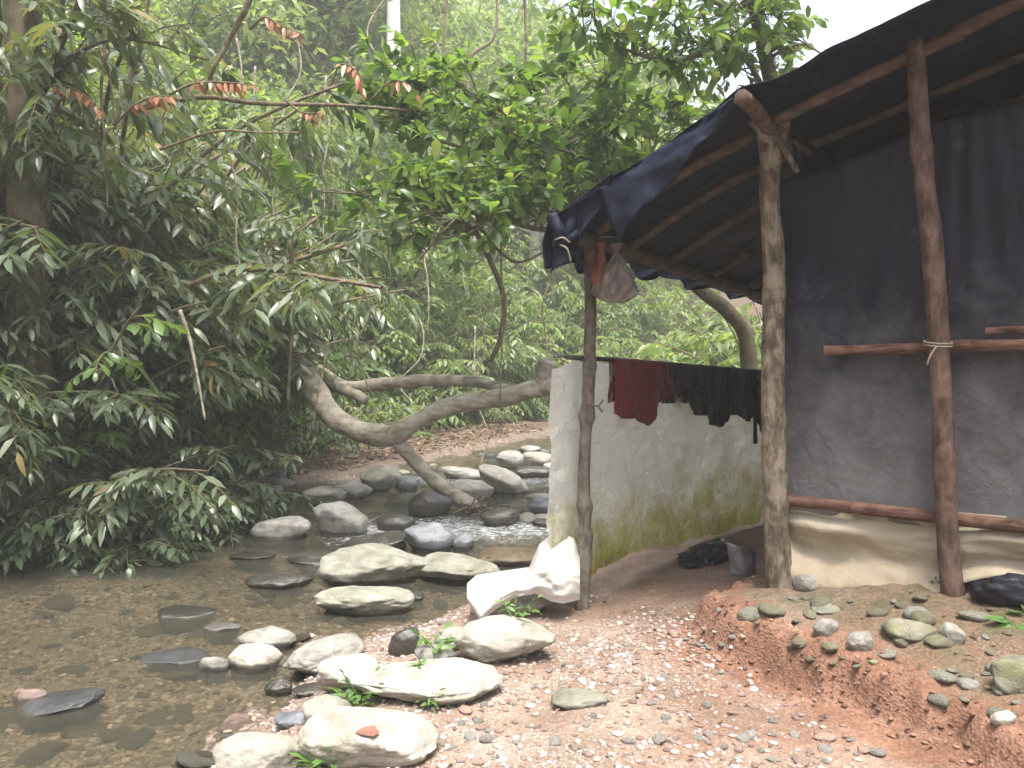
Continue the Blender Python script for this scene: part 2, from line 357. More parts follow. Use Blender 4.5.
# ------------------------------------------------------------------ terrain
LBANK = np.array([(-16, -6), (-13, 3), (-9, 5.6), (-6.6, 6.9), (-4.9, 7.6), (-3.9, 8.6), (-3.8, 10.2), (-3.2, 12.2), (-1.8, 14.6), (0, 18.2), (1.6, 21.2), (4, 23.5), (9, 26.5), (24, 32)], float)
RBANK = np.array([(-5, -6), (-2.2, 0), (-1.62, 2.2), (-1.38, 3.3), (-1.2, 4.2), (-1.15, 5.1), (-.6, 5.65), (-.25, 6.4), (.6, 7.7), (1.5, 10), (2.3, 14), (3.6, 17.5), (6, 20.5), (10, 23), (26, 28)], float)
POLY = np.vstack([LBANK, RBANK[::-1]])
CLIFF = np.array([(2.15, 1.6), (1.95, 2.6), (1.66, 3.3), (1.35, 3.85), (1.08, 4.3), (1.04, 4.6), (1.4, 4.9), (2.2, 5.8), (4.2, 8)], float)
MPOLY = np.vstack([CLIFF, [(9, 8), (9, 1.6)]])
BARY, BARW = [8, 9.3, 10.2, 12, 14, 17, 21, 30], [.05, .1, .35, 1.4, 2.3, 3.0, 2.0, 1.2]
def seg_dist(x, y, L):
    best = np.full(x.shape, 1e9)
    for (ax, ay), (bx, by) in zip(L[:-1], L[1:]):
        dx, dy = bx-ax, by-ay; t = np.clip(((x-ax)*dx+(y-ay)*dy)/(dx*dx+dy*dy), 0, 1)
        best = np.minimum(best, np.hypot(x-ax-t*dx, y-ay-t*dy))
    return best
def inside(x, y, P):
    r = np.zeros(x.shape, bool); n = len(P)
    for i in range(n):
        x0, y0 = P[i]; x1, y1 = P[(i+1) % n]
        if y0 == y1: continue
        c = ((y0 > y) != (y1 > y)) & (x < (x1-x0)*(y-y0)/(y1-y0)+x0); r ^= c
    return r
def wz(y): return np.interp(y, [-10, 8.3, 10.6, 13, 20, 60], [0, 0, .13, .2, .42, .8])
def terrain(x, y, masks=False):
    x = np.asarray(x, float); y = np.asarray(y, float)
    dl = seg_dist(x, y, LBANK); dr = seg_dist(x, y, RBANK); ins = inside(x, y, POLY); w = wz(y)
    wob = fbm(p3(x*1.3, y*1.3), 3, 5)*.12; dl = np.maximum(dl+wob*.6, 0); dr_ = np.maximum(dr+wob*np.where(ins, 1, .4), 0)
    left = (~ins) & (dl < dr)
    n = fbm(p3(x*2.1, y*2.1), 4, 3); nf = fbm(p3(x*9, y*9), 3, 9)
    md = np.minimum(dl, dr_)
    zin = w+.01-.08*sstep(0, .5, md)-.15*sstep(.7, 2.6, md)+n*.04+nf*.014
    bar = np.interp(y, BARY, BARW)
    a = np.maximum(dl-bar, 0)
    steep = np.interp(x, [-20, -2, 6, 20], [.72, .66, .5, .3])
    hl = w+.04+.1*sstep(0, .5, dl)+.35*sstep(0, .5, a)*sstep(9.5, 8, y)+steep*np.minimum(a, 8)+np.interp(y, [9.5, 14], [.6, 0])*np.minimum(a, 3.5)+.55*steep/.66*np.clip(a-8, 0, 40)+.1*np.maximum(a-48, 0)
    hl = hl+n*.08*sstep(.2, 1.5, dl)+fbm(p3(x*.15, y*.15), 3, 8)*2.2*sstep(5, 20, a)
    # right bank
    hr = w*sstep(4, 0, dr_)*.8+.04+.16*sstep(0, .6, dr_)+.06*sstep(.5, 2.2, dr_)+n*.018+nf*.006
    hr = hr+.12*sstep(.4, 1.6, x)*sstep(4.0, 5.2, y)
    back = np.maximum(y-.55*x-9, 0)
    hr = hr+sstep(0, 3, back)*.3+.2*np.clip(back-2, 0, 14)+.08*np.clip(back-16, 0, 80)
    dm = seg_dist(x, y, CLIFF); im = inside(x, y, MPOLY); sd = np.where(im, dm, -dm)
    sd2 = sd+fbm(p3(x*5, y*5), 4, 31)*.06
    k = sstep(-.03, .05, sd2)*np.interp(y, [2.2, 3.0, 3.9], [.5, .7, 1.0])
    up = .49+.23*np.clip(sd/.85, 0, 1)+n*.025+nf*.012
    apron = .03*sstep(-.4, 0, sd)
    lipn = fbm(p3(x*17, y*17, 3.3), 4, 77)*.038*np.exp(-((sd-.04)/.15)**2)
    hr = hr+apron+(up-hr-apron)*np.clip(k, 0, 1)+lipn
    hr = np.where(dr_ < .02, np.minimum(hr, w+.06), hr)
    z = np.where(ins, zin, np.where(left, hl, hr))
    if not masks: return z
    right = (~ins) & (~left)
    bed = np.where(ins, 1, np.exp(-(md/.12)**2)); bed = np.clip(np.where(z < w+.02, np.maximum(bed, .9), bed), 0, 1)
    clay = np.where(right, np.clip(np.exp(-(sd/.17)**2)*1.2+.35*sstep(.7, 1.5, dr)*sstep(-.1, .6, n+.15)+.22*sstep(.2, 1.0, x), 0, 1), 0)
    moss = np.where(right, sstep(.06, .35, sd)*sstep(6, 4.9, y)*.9, 0)
    lit = np.where(left, sstep(.0, .4, dl)*.9, np.where(right, sstep(1.0, 4, back), 0))
    return z, dict(clay=clay, moss=moss, bed=bed, litter=lit)
def th(x, y): return float(terrain(np.array([x]), np.array([y]))[0])
def hit(px, py, water=True, d0=2.0):
    d = np.concatenate([np.arange(d0, 14, .02), np.arange(14, 90, .12)]); x = (px-512)/FPX*d; z = CZ-(py-380)/FPX*d
    g = terrain(x, d)
    if water: g = np.maximum(g, wz(d))
    i = np.argmax(z <= g); return x[i], d[i], g[i]
def axis(parts):
    out = []
    for a, b, s in parts: out.append(np.arange(a, b, s))
    return np.concatenate(out)
def geo(a, b, s0, k):
    o = [a]; s = s0
    while abs(o[-1]-a) < abs(b-a): o.append(o[-1]+math.copysign(s, b-a)); s *= k
    return np.array(o[1:])
gx = np.concatenate([geo(-6, -160, .2, 1.12)[::-1], axis([(-6, -2.2, .09), (-2.2, 3.2, .025), (3.2, 7, .09)]), geo(7, 160, .15, 1.12)])
gy = np.concatenate([geo(1.8, -60, .1, 1.2)[::-1], axis([(1.8, 6, .025), (6, 12, .07), (12, 24, .16)]), geo(24, 220, .25, 1.1)])
X, Y = np.meshgrid(gx, gy, indexing='ij'); Z, mk = terrain(X, Y, True)
b = MB(); b.grid(np.stack([X, Y, Z], -1), flip=True, **mk)
tag(b.build('ground', M['ground']), kind='structure')
wx = np.arange(-14, 9, .07); wy = np.concatenate([np.arange(-5, 2, .3), np.arange(2, 13, .06), np.arange(13, 27, .15)])
X, Y = np.meshgrid(wx, wy, indexing='ij')
rap = np.exp(-((Y-9.6-.25*X)/1.7)**2)*sstep(-3.6, -2.2, X)+.7*sstep(11, 13, Y)+.35*np.exp(-((Y-7.6)/.8)**2)*sstep(-3.2, -2, X)
rap = np.clip(rap, 0, 1)
foam = np.clip(np.exp(-((Y-9.2-.1*X)/1.0)**2)*sstep(-2.9, -1.6, X)*.75+.6*np.exp(-((Y-12.5)/1.2)**2)+.45*np.exp(-(((Y-7.0)/.4)**2+((X+1.55)/.45)**2)), 0, 1)
Zw = wz(Y)+fbm(p3(X*2.6, Y*3.4), 3, 61)*.022*(.12+rap)
b = MB(); b.grid(np.stack([X, Y, Zw], -1), flip=True, foam=foam, rapid=rap)
tag(b.build('water', M['water']), kind='structure')

# ------------------------------------------------------------------ stones
def ico(sub):
    bm = bmesh.new(); bmesh.ops.create_icosphere(bm, subdivisions=sub, radius=1)
    v = np.array([x.co[:] for x in bm.verts]); f = np.array([[q.index for q in x.verts] for x in bm.faces]); bm.free(); return v, f
ICO = {k: ico(k) for k in (1, 2, 3, 4, 5)}
def rock_verts(seed, sub=4, cuts=9, rough=.07, flat=.15):
    r = np.random.RandomState(seed); v, f = ICO[sub]; v = v.copy()
    for i in range(cuts):
        n = nrm(r.normal(size=3)); h = r.uniform(.6, .97)
        d = v@n; k = np.where(d > h, (d-h)*.72, 0); v = v-k[:, None]*n
    v = v*(1+rough*fbm(v*1.6+seed, 4, seed % 97)[:, None]*1.2+rough*.4*fbm(v*6+seed, 3, seed % 53)[:, None]+rough*.12*fbm(v*19+seed, 3, seed % 31)[:, None])
    m = np.abs(v).max(0); return v/m, f
def rock(px, bot, w, h, mat, label, group=None, seed=None, tilt=0., name='boulder', water=True, deep=.75, sub=4, yaw=None, sharp=9):
    seed = seed if seed is not None else int(px*7+bot*13)
    x, d, g = hit(px, bot, water); a = w/2/FPX*d; bb = a*deep; k = (bot-380)/FPX
    hm = h/2/FPX*d; c = math.sqrt(max(hm*hm-(k*bb)**2, (hm*.45)**2)); dc = d+bb*.75
    pc = W(px, bot-h/2, dc); a *= dc/d
    v, f = rock_verts(seed, sub, sharp); r = np.random.RandomState(seed+1)
    base = min(th(pc[0], pc[1]), th(x, d))-.03
    low = max(c, (pc[2]-base))
    tp_ = 1-.3*np.clip(-v[:, 2], 0, 1)*min(1, low/c-1); v = v*np.array([a, bb, c]); v[:, :2] *= tp_[:, None]; v[:, 2] = np.where(v[:, 2] < 0, v[:, 2]*low/c, v[:, 2])
    ca, sa = math.cos(tilt), math.sin(tilt); v = np.stack([v[:, 0]*ca-v[:, 2]*sa, v[:, 1], v[:, 0]*sa+v[:, 2]*ca], -1)
    m = MB(); m.add(v, [f]); o = m.build(name, M[mat]); o.location = pc
    return tag(o, label, 'rock' if name == 'boulder' else 'stone', group), pc, (a, bb, c)
BOULDERS = [
 (370, 772, 142, 76, 'rock_pale', 'pale foreground boulder with a brown dead leaf on top', 0),
 (256, 790, 92, 62, 'rock_pale', 'pale boulder cut by the bottom edge beside the leaf topped boulder', 0),
 (326, 728, 52, 34, 'rock_green', 'greenish grey stone wedged behind the leaf topped boulder', 0),
 (345, 693, 76, 44, 'rock_pale', 'pale rounded boulder behind the weeds at the water edge', 0),
 (422, 708, 168, 58, 'rock_pale', 'broad whitish flat boulder behind the two weed tufts', 0),
 (503, 668, 106, 56, 'rock_pale', 'big pointed pale boulder on the gravel in front of the white sack', .05),
 (434, 668, 46, 24, 'rock_grey', 'small grey stone left of the big pointed boulder', 0),
 (452, 652, 44, 26, 'rock_grey', 'grey stone tucked behind the big pointed boulder', 0),
 (404, 657, 36, 30, 'rock_wet', 'dark brown upright stone at the water edge near the sprouting weed', .2),
 (320, 678, 92, 42, 'rock_grey', 'slanted mid grey boulder in the shallows left of the weed tuft', .25),
 (252, 675, 62, 32, 'rock_pale', 'pale cracked boulder standing in the shallow pool', 0),
 (270, 653, 66, 28, 'rock_grey', 'grey rounded stone right behind the pale cracked boulder', 0),
 (222, 632, 38, 11, 'rock_grey', 'small flat grey stone farther out behind the cracked boulder', 0),
 (178, 664, 72, 16, 'rock_blue', 'long low bluish stone in the pool left of the cracked boulder', 0),
 (213, 673, 34, 17, 'rock_grey', 'small stone touching the left side of the cracked boulder', 0),
 (278, 698, 28, 19, 'rock_wet', 'small dark wet stone below the slanted grey boulder', 0),
 (312, 697, 42, 14, 'rock_wet', 'flat dark wet stone against the foot of the slanted boulder', 0),
 (294, 728, 44, 18, 'rock_blue', 'small bluish stone left of the greenish wedged stone', 0),
 (56, 716, 92, 24, 'rock_blue', 'long wet stone with bluish top breaking the water at lower left', .1),
 (88, 738, 56, 24, 'rock_brown', 'brown drowned stone in front of the long bluish topped stone', 0),
 (158, 726, 90, 30, 'rock_brown', 'broad brown slab under water right of the long bluish topped stone', 0),
 (38, 675, 54, 16, 'rock_wet', 'dark flat drowned stone near the left edge', 0),
 (28, 703, 40, 16, 'rock_pink', 'pinkish stone at the left edge beside the long wet stone', 0),
 (374, 588, 118, 46, 'rock_green', 'large greenish grey boulder in midstream, upper of two stacked ones', .03),
 (365, 619, 104, 36, 'rock_green', 'pale greenish oval boulder below the large midstream boulder', 0),
 (452, 586, 98, 34, 'rock_green', 'long brownish boulder behind the large midstream boulder', -.08),
 (281, 590, 70, 20, 'rock_wet', 'dark flat stone left of the large midstream boulder with water spilling past', 0),
 (322, 566, 70, 16, 'rock_wet', 'low dark stone awash behind the large midstream boulder', 0),
 (185, 618, 62, 12, 'rock_wet', 'dark stone just breaking the surface in the open pool', 0),
 (430, 553, 54, 32, 'rock_blue', 'blue grey boulder with smooth top in the rapids', 0),
 (380, 552, 80, 22, 'rock_wet', 'dark slanted stone left of the blue grey boulder', .15),
 (463, 552, 24, 18, 'rock_blue', 'small rounded stone right of the blue grey boulder', 0),
 (281, 541, 64, 26, 'rock_grey', 'grey boulder at the left end of the rapids', .1),
 (341, 537, 62, 36, 'rock_grey', 'grey boulder with white streaks in the rapids below the log', -.2),
 (507, 567, 70, 20, 'rock_brown', 'flat brown boulder beside the white sheet', 0),
 (428, 518, 48, 30, 'rock_wet', 'black wet boulder under the log\'s slanting leg', 0),
 (381, 491, 42, 27, 'rock_green', 'pale mossy boulder on the far shore behind the rapids', 0),
 (352, 499, 42, 18, 'rock_grey', 'grey stone left of the pale mossy far boulder', 0),
 (324, 506, 46, 22, 'rock_green', 'mossy stone at the left end of the far stone row', 0),
 (408, 490, 28, 14, 'rock_blue', 'small bluish stone right of the pale mossy far boulder', 0),
 (468, 500, 52, 22, 'rock_pale', 'pale flat stone right of the log\'s leg', 0),
 (502, 494, 58, 26, 'rock_pale', 'pale slab slanting down to the right beyond the log', -.35),
 (466, 480, 46, 14, 'rock_grey', 'low grey stone above the pale flat stone', -.1),
 (511, 469, 30, 19, 'rock_grey', 'dark faced stone near the far bend of the stream', 0),
 (541, 470, 46, 20, 'rock_pale', 'pale boulder near the sheet at the far bend', 0),
 (533, 478, 40, 12, 'rock_wet', 'dark wet stone below the pale far bend boulder', 0),
 (556, 474, 26, 14, 'rock_pale', 'small pale stone touching the sheet edge at the far bend', 0),
 (530, 455, 22, 10, 'rock_grey', 'farthest small grey stone up the stream', 0),
 (548, 514, 38, 16, 'rock_blue', 'bluish wet slab against the left edge of the sheet', 0),
 (546, 527, 30, 9, 'rock_wet', 'dark wet stone below the bluish slab by the sheet', 0),
 (500, 527, 40, 20, 'rock_wet', 'dark wet stone right of the log\'s foot', 0),
 (395, 530, 42, 16, 'rock_wet', 'dark wet stone between the streaked boulder and black boulder', 0),
 (250, 560, 50, 10, 'rock_wet', 'low wet stone at the head of the pool', 0),
 (410, 602, 36, 12, 'rock_wet', 'small dark wet stone right of the oval boulder', 0),
 (520, 621, 84, 42, 'rock_green', 'mossy stone the white plastic sack lies over', 0),
 (577, 711, 62, 24, 'rock_green', 'flat greenish stone with a pointed end lying alone on the gravel', -.05),
 (912, 646, 56, 28, 'rock_moss', 'large mossy green slab on the clay bank below the tarp wall', -.1),
 (1012, 697, 40, 44, 'rock_moss', 'yellow mossy stone at the right edge of the clay bank', 0),
 (861, 656, 26, 26, 'rock_grey', 'upright grey stone left of the mossy green slab', .2),
 (828, 616, 40, 14, 'rock_green', 'flat greenish stone uppermost on the clay bank', 0),
 (826, 637, 26, 20, 'rock_grey', 'grey stone leaning on the bank below the flat greenish one', .4),
 (878, 670, 28, 14, 'rock_moss', 'rounded olive stone at the lower end of the bank stones', 0),
 (952, 648, 26, 26, 'rock_grey', 'brownish grey stone right of the mossy green slab', 0),
 (1003, 726, 26, 16, 'rock_pale', 'pale oval stone below the yellow mossy stone', 0),
 (968, 692, 24, 14, 'rock_grey', 'grey stone left of the yellow mossy stone', 0),
 (806, 594, 26, 22, 'rock_grey', 'stone wedged at the foot of the forked corner post', 0),
 (757, 763, 0, 0, '', '', 0)]
ROCKINFO = {}
for (px, bot, w, h, mat, lab, tilt) in BOULDERS:
    if not w: continue
    wet = 'drowned' in lab or 'under water' in lab
    o, pc, dims = rock(px, bot, w, h*(.6 if wet else 1), mat, lab, tilt=tilt, water=not wet, name='boulder' if w > 30 else 'stone', sub=5 if w > 75 else 4, sharp=14)
    ROCKINFO[(px, bot)] = (pc, dims); ROCKOBJ = globals().setdefault('ROCKOBJ', {}); ROCKOBJ[(px, bot)] = o
# many smaller stones: a few shared shapes, copied
rng = np.random.RandomState(4)
def stone_proto(seed, mat, flat):
    v, f = rock_verts(seed, 3, 8, .06); m = MB(); m.add(v*np.array([1, .8, flat]), [f]); o = m.build('stone', M[mat]); return o
def scatter(n, pick, mats, size, label, group, sink=.35, flat=.5, name='stone'):
    protos = []
    for i in range(n):
        x, y = pick(); z = max(th(x, y), -9); s = size(); mat = mats[rng.randint(len(mats))]
        if len(protos) < 8:
            o = stone_proto(rng.randint(9999), mat, rng.uniform(flat*.7, flat*1.3)); protos.append(o)
        else:
            o = protos[rng.randint(8)].copy(); COL.objects.link(o)
        o.name = name; o.location = (x, y, z+s*flat*(1-2*sink)); o.scale = (s*rng.uniform(.8, 1.3), s, s*rng.uniform(.7, 1.1))
        o.rotation_euler = (rng.uniform(-.2, .2), rng.uniform(-.2, .2), rng.uniform(0, 6.28)); tag(o, label, 'stone', group)
def pick_px(x0, x1, y0, y1, cond):
    def f():
        while True:
            px, py = rng.uniform(x0, x1), rng.uniform(y0, y1)
            if not cond(px, py): continue
            x, d, g = hit(px, py, False); return x, d
    return f
LN = lambda px: np.interp(px, [430, 560, 600, 700, 760, 900], [768, 660, 610, 640, 690, 768])
scatter(105, pick_px(430, 900, 600, 766, lambda a, c: c > np.interp(a, [430, 480, 560, 620, 720, 760, 900], [715, 690, 640, 590, 610, 690, 760])), ['rock_pale', 'rock_pale', 'rock_grey', 'rock_pink'], lambda: rng.choice([.014, .02, .027, .037], p=[.15, .35, .32, .18]),
        'small loose river stone lying on the gravel bank before the hut', 'loose stones on the gravel bank')
scatter(58, pick_px(740, 1022, 595, 720, lambda a, c: c > 598 and c < np.interp(a, [740, 800, 900, 1022], [620, 660, 690, 740])), ['rock_grey', 'rock_green', 'rock_moss', 'rock_blue'], lambda: rng.choice([.02, .03, .045, .07]),
        'small stone half set in the clay bank below the tarp wall', 'stones set in the clay bank', .4, .45)
scatter(46, pick_px(0, 330, 590, 768, lambda a, c: a < np.interp(c, [590, 768], [330, 215])), ['rock_brown', 'rock_brown', 'rock_wet', 'rock_green', 'rock_pink'], lambda: rng.choice([.04, .07, .11, .16], p=[.4, .3, .2, .1]),
        'brown stone lying under the clear shallow water of the pool', 'drowned stones in the pool', .42, .35)
scatter(32, pick_px(250, 560, 455, 520, lambda a, c: c > np.interp(a, [200, 330, 560], [500, 470, 445])), ['rock_grey', 'rock_wet', 'rock_green', 'rock_pale'], lambda: rng.uniform(.06, .17),
        'small stone among the larger rocks along the far stream edge', 'small stones along the far stream', .35, .55)
scatter(36, pick_px(265, 560, 475, 562, lambda a, c: c < np.interp(a, [265, 420, 560], [545, 562, 550])), ['rock_wet', 'rock_grey', 'rock_blue', 'rock_green', 'rock_wet'], lambda: rng.uniform(.1, .24),
        'mid sized wet boulder among the rapids below the log', 'wet boulders in the rapids', .25, .5, 'boulder')
scatter(24, pick_px(400, 562, 456, 510, lambda a, c: c > np.interp(a, [400, 562], [478, 452])), ['rock_blue', 'rock_wet', 'rock_grey', 'rock_pale'], lambda: rng.uniform(.16, .36),
        'flat slab among the wet rocks of the far stream bend', 'flat slabs at the far bend', .2, .3, 'boulder')
scatter(18, pick_px(250, 480, 560, 690, lambda a, c: True), ['rock_wet', 'rock_grey', 'rock_brown'], lambda: rng.uniform(.03, .08),
        'small wet stone between the boulders at the near water edge', 'small wet stones between the boulders', .35, .5)
def sample(n, box, cond):
    out = np.zeros((0, 2))
    while len(out) < n:
        q = np.column_stack([rng.uniform(box[0], box[1], 4000), rng.uniform(box[2], box[3], 4000)]); out = np.vstack([out, q[cond(q[:, 0], q[:, 1])]])
    return out[:n]
def pebbles(name, n, box, cond, mat, s0, s1, label):
    v0, f0 = ICO[2]; P = sample(n, box, cond); z = terrain(P[:, 0], P[:, 1]); s = s0*(s1/s0)**(rng.rand(n)**1.8); a = rng.uniform(0, 6.28, n)
    D = np.stack([s, s*rng.uniform(.55, .9, n), s*rng.uniform(.35, .6, n)], -1); v = (v0[None]+.12*rng.normal(size=(n, 1, 3))*np.sign(v0)[None]+.07*rng.normal(size=(n, len(v0), 3)))*D[:, None]
    ca, sa = np.cos(a)[:, None], np.sin(a)[:, None]
    v = np.stack([v[..., 0]*ca-v[..., 1]*sa+P[:, :1], v[..., 0]*sa+v[..., 1]*ca+P[:, 1:], v[..., 2]+(z+s*.12)[:, None]], -1)
    m = MB(); m.add(v.reshape(-1, 3), [(f0[None]+np.arange(n)[:, None, None]*len(v0)).reshape(-1, 3)], tint=np.repeat(rng.rand(n), len(v0)))
    return tag(m.build(name, mat), label, name, kind='stuff')
def pebble_mat(name, stops):
    t = NT(name); a = t.attr('tint'); c = t.ramp(a, stops); n = t.noise(t.pos(), 60, 3)
    return t.end(t.bsdf(t.mix(1, c, t.ramp(n, [(.3, .75), (.7, 1.15)]), 'MULTIPLY'), .75, None, .3))
def pick_xy(x0, x1, y0, y1, cond):
    def f():
        while True:
            x, y = rng.uniform(x0, x1), rng.uniform(y0, y1)
            if cond(x, y): return x, y
    return f
def bank_ok(x, y):
    return ~inside(x, y, POLY) & ~inside(x, y, MPOLY) & (fbm(p3(x*1.1, y*1.1), 2, 12) > rng.uniform(-.8, .5, len(x))+.55*np.maximum(0, x-.55)+.45*sstep(4.4, 5.2, y))
pebbles('gravel', 6500, (-1.4, 1.9, 2.5, 6.1), bank_ok, pebble_mat('bank_pebble', [(0, (.13, .09, .075)), (.35, (.24, .18, .155)), (.65, (.33, .28, .25)), (.9, (.42, .39, .36)), (1, (.52, .5, .47))]), .005, .024, 'mixed pinkish and pale gravel spread over the bank before the hut')
pebbles('clay_crumbs', 700, (.9, 2.2, 2.4, 5.0), lambda x, y: ~inside(x, y, POLY) & (seg_dist(x, y, CLIFF) < .02+.16*rng.rand(len(x))**1.5), pebble_mat('clay_crumb', [(0, (.1, .05, .032)), (.5, (.18, .098, .066)), (1, (.27, .165, .12))]), .004, .018, 'crumbled red clay along the broken edge of the bank')
pebbles('stream_gravel', 3500, (-4.2, -.6, 3.3, 7.6), lambda x, y: inside(x, y, POLY), pebble_mat('bed_pebble', [(0, (.05, .038, .025)), (.4, (.12, .09, .06)), (.7, (.19, .145, .1)), (.9, (.28, .23, .16)), (1, (.4, .32, .26))]), .01, .035, 'brown and golden gravel on the stream bed under the water')

# ------------------------------------------------------------------ hut
g2 = np.array([-.755, .656]); e2 = np.array([.656, .755]); C0 = np.array([1.48, 4.5])
def G(t, s, z): q = C0+t*g2+s*e2; return np.array([q[0], q[1], z])
def Gv(t, s, z): return np.stack([C0[0]+t*g2[0]+s*e2[0], C0[1]+t*g2[1]+s*e2[1], z], -1)
RT, RZ = [-4.6, -2.2, -.86, 0, .6, 1.3, 1.6], [2.75, 3.72, 3.41, 3.21, 3.03, 2.71, 2.56]
def redge(s): return 1.24+.12*sstep(-.3, .2, s)
def rz(t, s=0): return np.interp(t, RT, RZ)-.05*np.maximum(s, 0)
base = np.array([C0[0], C0[1], th(*C0)])
hut = empty('hut', base, 'makeshift stream side hut of rough poles under black tarpaulin', 'hut')
def pole(name, pts, mat, seed=0, n=10, rough=.1, knots=()):
    P = catmull(np.array(pts), 8)
    r = P[:, 3].copy()
    for k, a in knots: r *= 1+a*np.exp(-((np.linspace(0, 1, len(r))-k)/.018)**2)
    m = MB(); m.tube(P[:, :3], r, n, rough, seed); return m.build(name, mat, hut, origin=base)
def pxpole(l, d): return [(*W(px, py, dd if dd else d), w/2/FPX*d) for px, py, w, dd in l]
# left porch post
pole('post', pxpole([(582, 625, 15, 0), (585, 545, 14, 0), (584, 470, 12, 0), (588, 400, 13, 0), (590, 340, 12, 0), (591, 235, 13, 0)], 5.33), M['pole_grey'], 3, 10, .1, [(.3, .35), (.22, .2), (.55, .4), (.72, .25)])
# forked corner post with its two prongs
cp = pole('post', pxpole([(786, 615, 34, 4.5), (779, 570, 27, 0), (775, 480, 24, 0), (773, 380, 23, 0), (774, 270, 22, 0), (769, 200, 19, 0), (771, 142, 23, 0)], 4.5), M['pole'], 5, 12, .1, [(.35, .15), (.62, .12)])
m = MB()
m.tube(catmull(np.array([W(770, 150, 4.5), W(762, 128, 4.48), W(752, 118, 4.45)]), 5), np.linspace(.062, .036, 11), 9, .1, 2)
m.tube(catmull(np.array([W(771, 150, 4.5), W(779, 134, 4.52), W(786, 112, 4.53)]), 5), np.linspace(.064, .042, 11), 9, .1, 4)
m.build('fork', M['pole'], cp, origin=base)
pole('post', pxpole([(955, 606, 23, 0), (948, 540, 20, 0), (942, 400, 20, 0), (934, 270, 20, 0), (921, 150, 19, 0), (914, 40, 17, 0)], 3.94), M['pole_red'], 8, 10, .09, [(.3, .2), (.55, .12), (.8, .14)])
for (t, s) in ((-2.2, .0), (-4.1, 0), (-4.1, 4), (0, 4), (1.27, 3.1)):
    q = G(t, s, 0); pole('post', [(q[0], q[1], th(q[0], q[1])-.1, .06), (q[0]+.02, q[1], 1.6, .055), (q[0], q[1], rz(t, s)-.05, .05)], M['pole'], int(t*7+s*3)+30)
# eave beam, purlins, rafters
pole('eave_beam', [(*G(1.23, -.22, 2.665), .045), (*G(1.24, .3, 2.66), .05), (*G(1.27, 1.6, 2.59), .048), (*G(1.27, 3.4, 2.49), .042)], M['rafter_wood'], 11)
pole('purlin', [(*W(741, 98, 4.12), .043), (*W(756, 112, 4.3), .043), (*W(777, 136, 4.52), .042), (*G(-.02, .8, 3.08), .042), (*G(0, 4, 2.95), .04)], M['pole_red'], 12)
m = MB(); m.tube(np.array([W(778, 140, 4.42), W(797, 172, 4.5)]), [.024, .016], 7, .1, 3); m.build('peg', M['pole'], hut, origin=base)
for i, s in enumerate((.03, .42, 1.02, 1.7, 2.4, 3.2, 3.9)):
    pts = [(*G(t, s+.03*math.sin(i*2+t), rz(t, s)-.03-.012*abs(math.sin(i+t*3))), .034-.006*(i % 2)+.003*t) for t in (1.3, 1.1, .6, 0, -.86, -2.15)]
    if i == 0: pts = [(*G(t, -.02, rz(t)-.035), .034) for t in (1.2, .6, 0.1)]; 
    pole('rafter', pts, M['rafter_wood'], 40+i, 8)
pole('rafter', [(*G(.08, -.05, 3.165), .035), (*G(-.5, -.07, 3.305), .036), (*G(-.95, -.07, 3.40), .03)], M['rafter_wood'], 50, 8)
pole('rafter', [(*G(-.8, -.075, 3.375), .036), (*G(-1.4, -.07, 3.54), .036), (*G(-2.2, -.05, 3.69), .03)], M['rafter_wood'], 51, 8)
pole('ridge_pole', [(*G(-2.2, -.4, 3.68), .045), (*G(-2.2, 2, 3.58), .045), (*G(-2.2, 4.3, 3.46), .04)], M['rafter_wood'], 52, 8)
# roof tarpaulin
ts = np.concatenate([np.linspace(1, -2.2, 90), np.linspace(-2.26, -4.6, 24)]); ss = np.linspace(-.44, 4.4, 80)
T, S = np.meshgrid(ts, ss, indexing='ij')
T = np.where(T > 0, T*redge(S), T); zr = rz(T, S)+.02
sag = -.03*np.abs(np.sin((S-.42)*math.pi/.65))*sstep(-.2, .5, S)+.02*fbm(p3(T*3, S*3), 3, 4)
fr = np.exp(-((S+.44)/.25)**2)
zr = zr+sag-.05*fr*np.sin(np.clip(T, 0, 1.3)/1.3*math.pi)*1.2+.03*np.exp(-(T/.12)**2)*fr
Se = S+fr*.03*fbm(p3(T*4, T*0), 3, 9)
b = MB(); b.grid(Gv(T, Se, zr)); solid(b.build('roof_tarp', M['tarp_roof'], hut, origin=base), .005)
# hanging eave skirt on the stream side
ss = np.linspace(-.46, 3.2, 80); vv = np.linspace(0, 1, 14); S, V = np.meshgrid(ss, vv, indexing='ij')
drop = .12+.17*sstep(.3, -.15, S)+.03*np.sin(S*9)+.02*fbm(p3(S*5, S*0), 2, 7)
z = rz(redge(S))-.04*np.maximum(S, 0)+.02-drop*V; t = redge(S)+.012-.03*V*sstep(-.6, 1, S)+.035*np.sin(S*16+V*2)*V+.05*np.sin(V*3)
b = MB(); b.grid(Gv(t, S+.02*fbm(p3(S*6, V*4), 2, 3)*V, z)); solid(b.build('eave_skirt', M['tarp_roof'], hut, origin=base), .005)
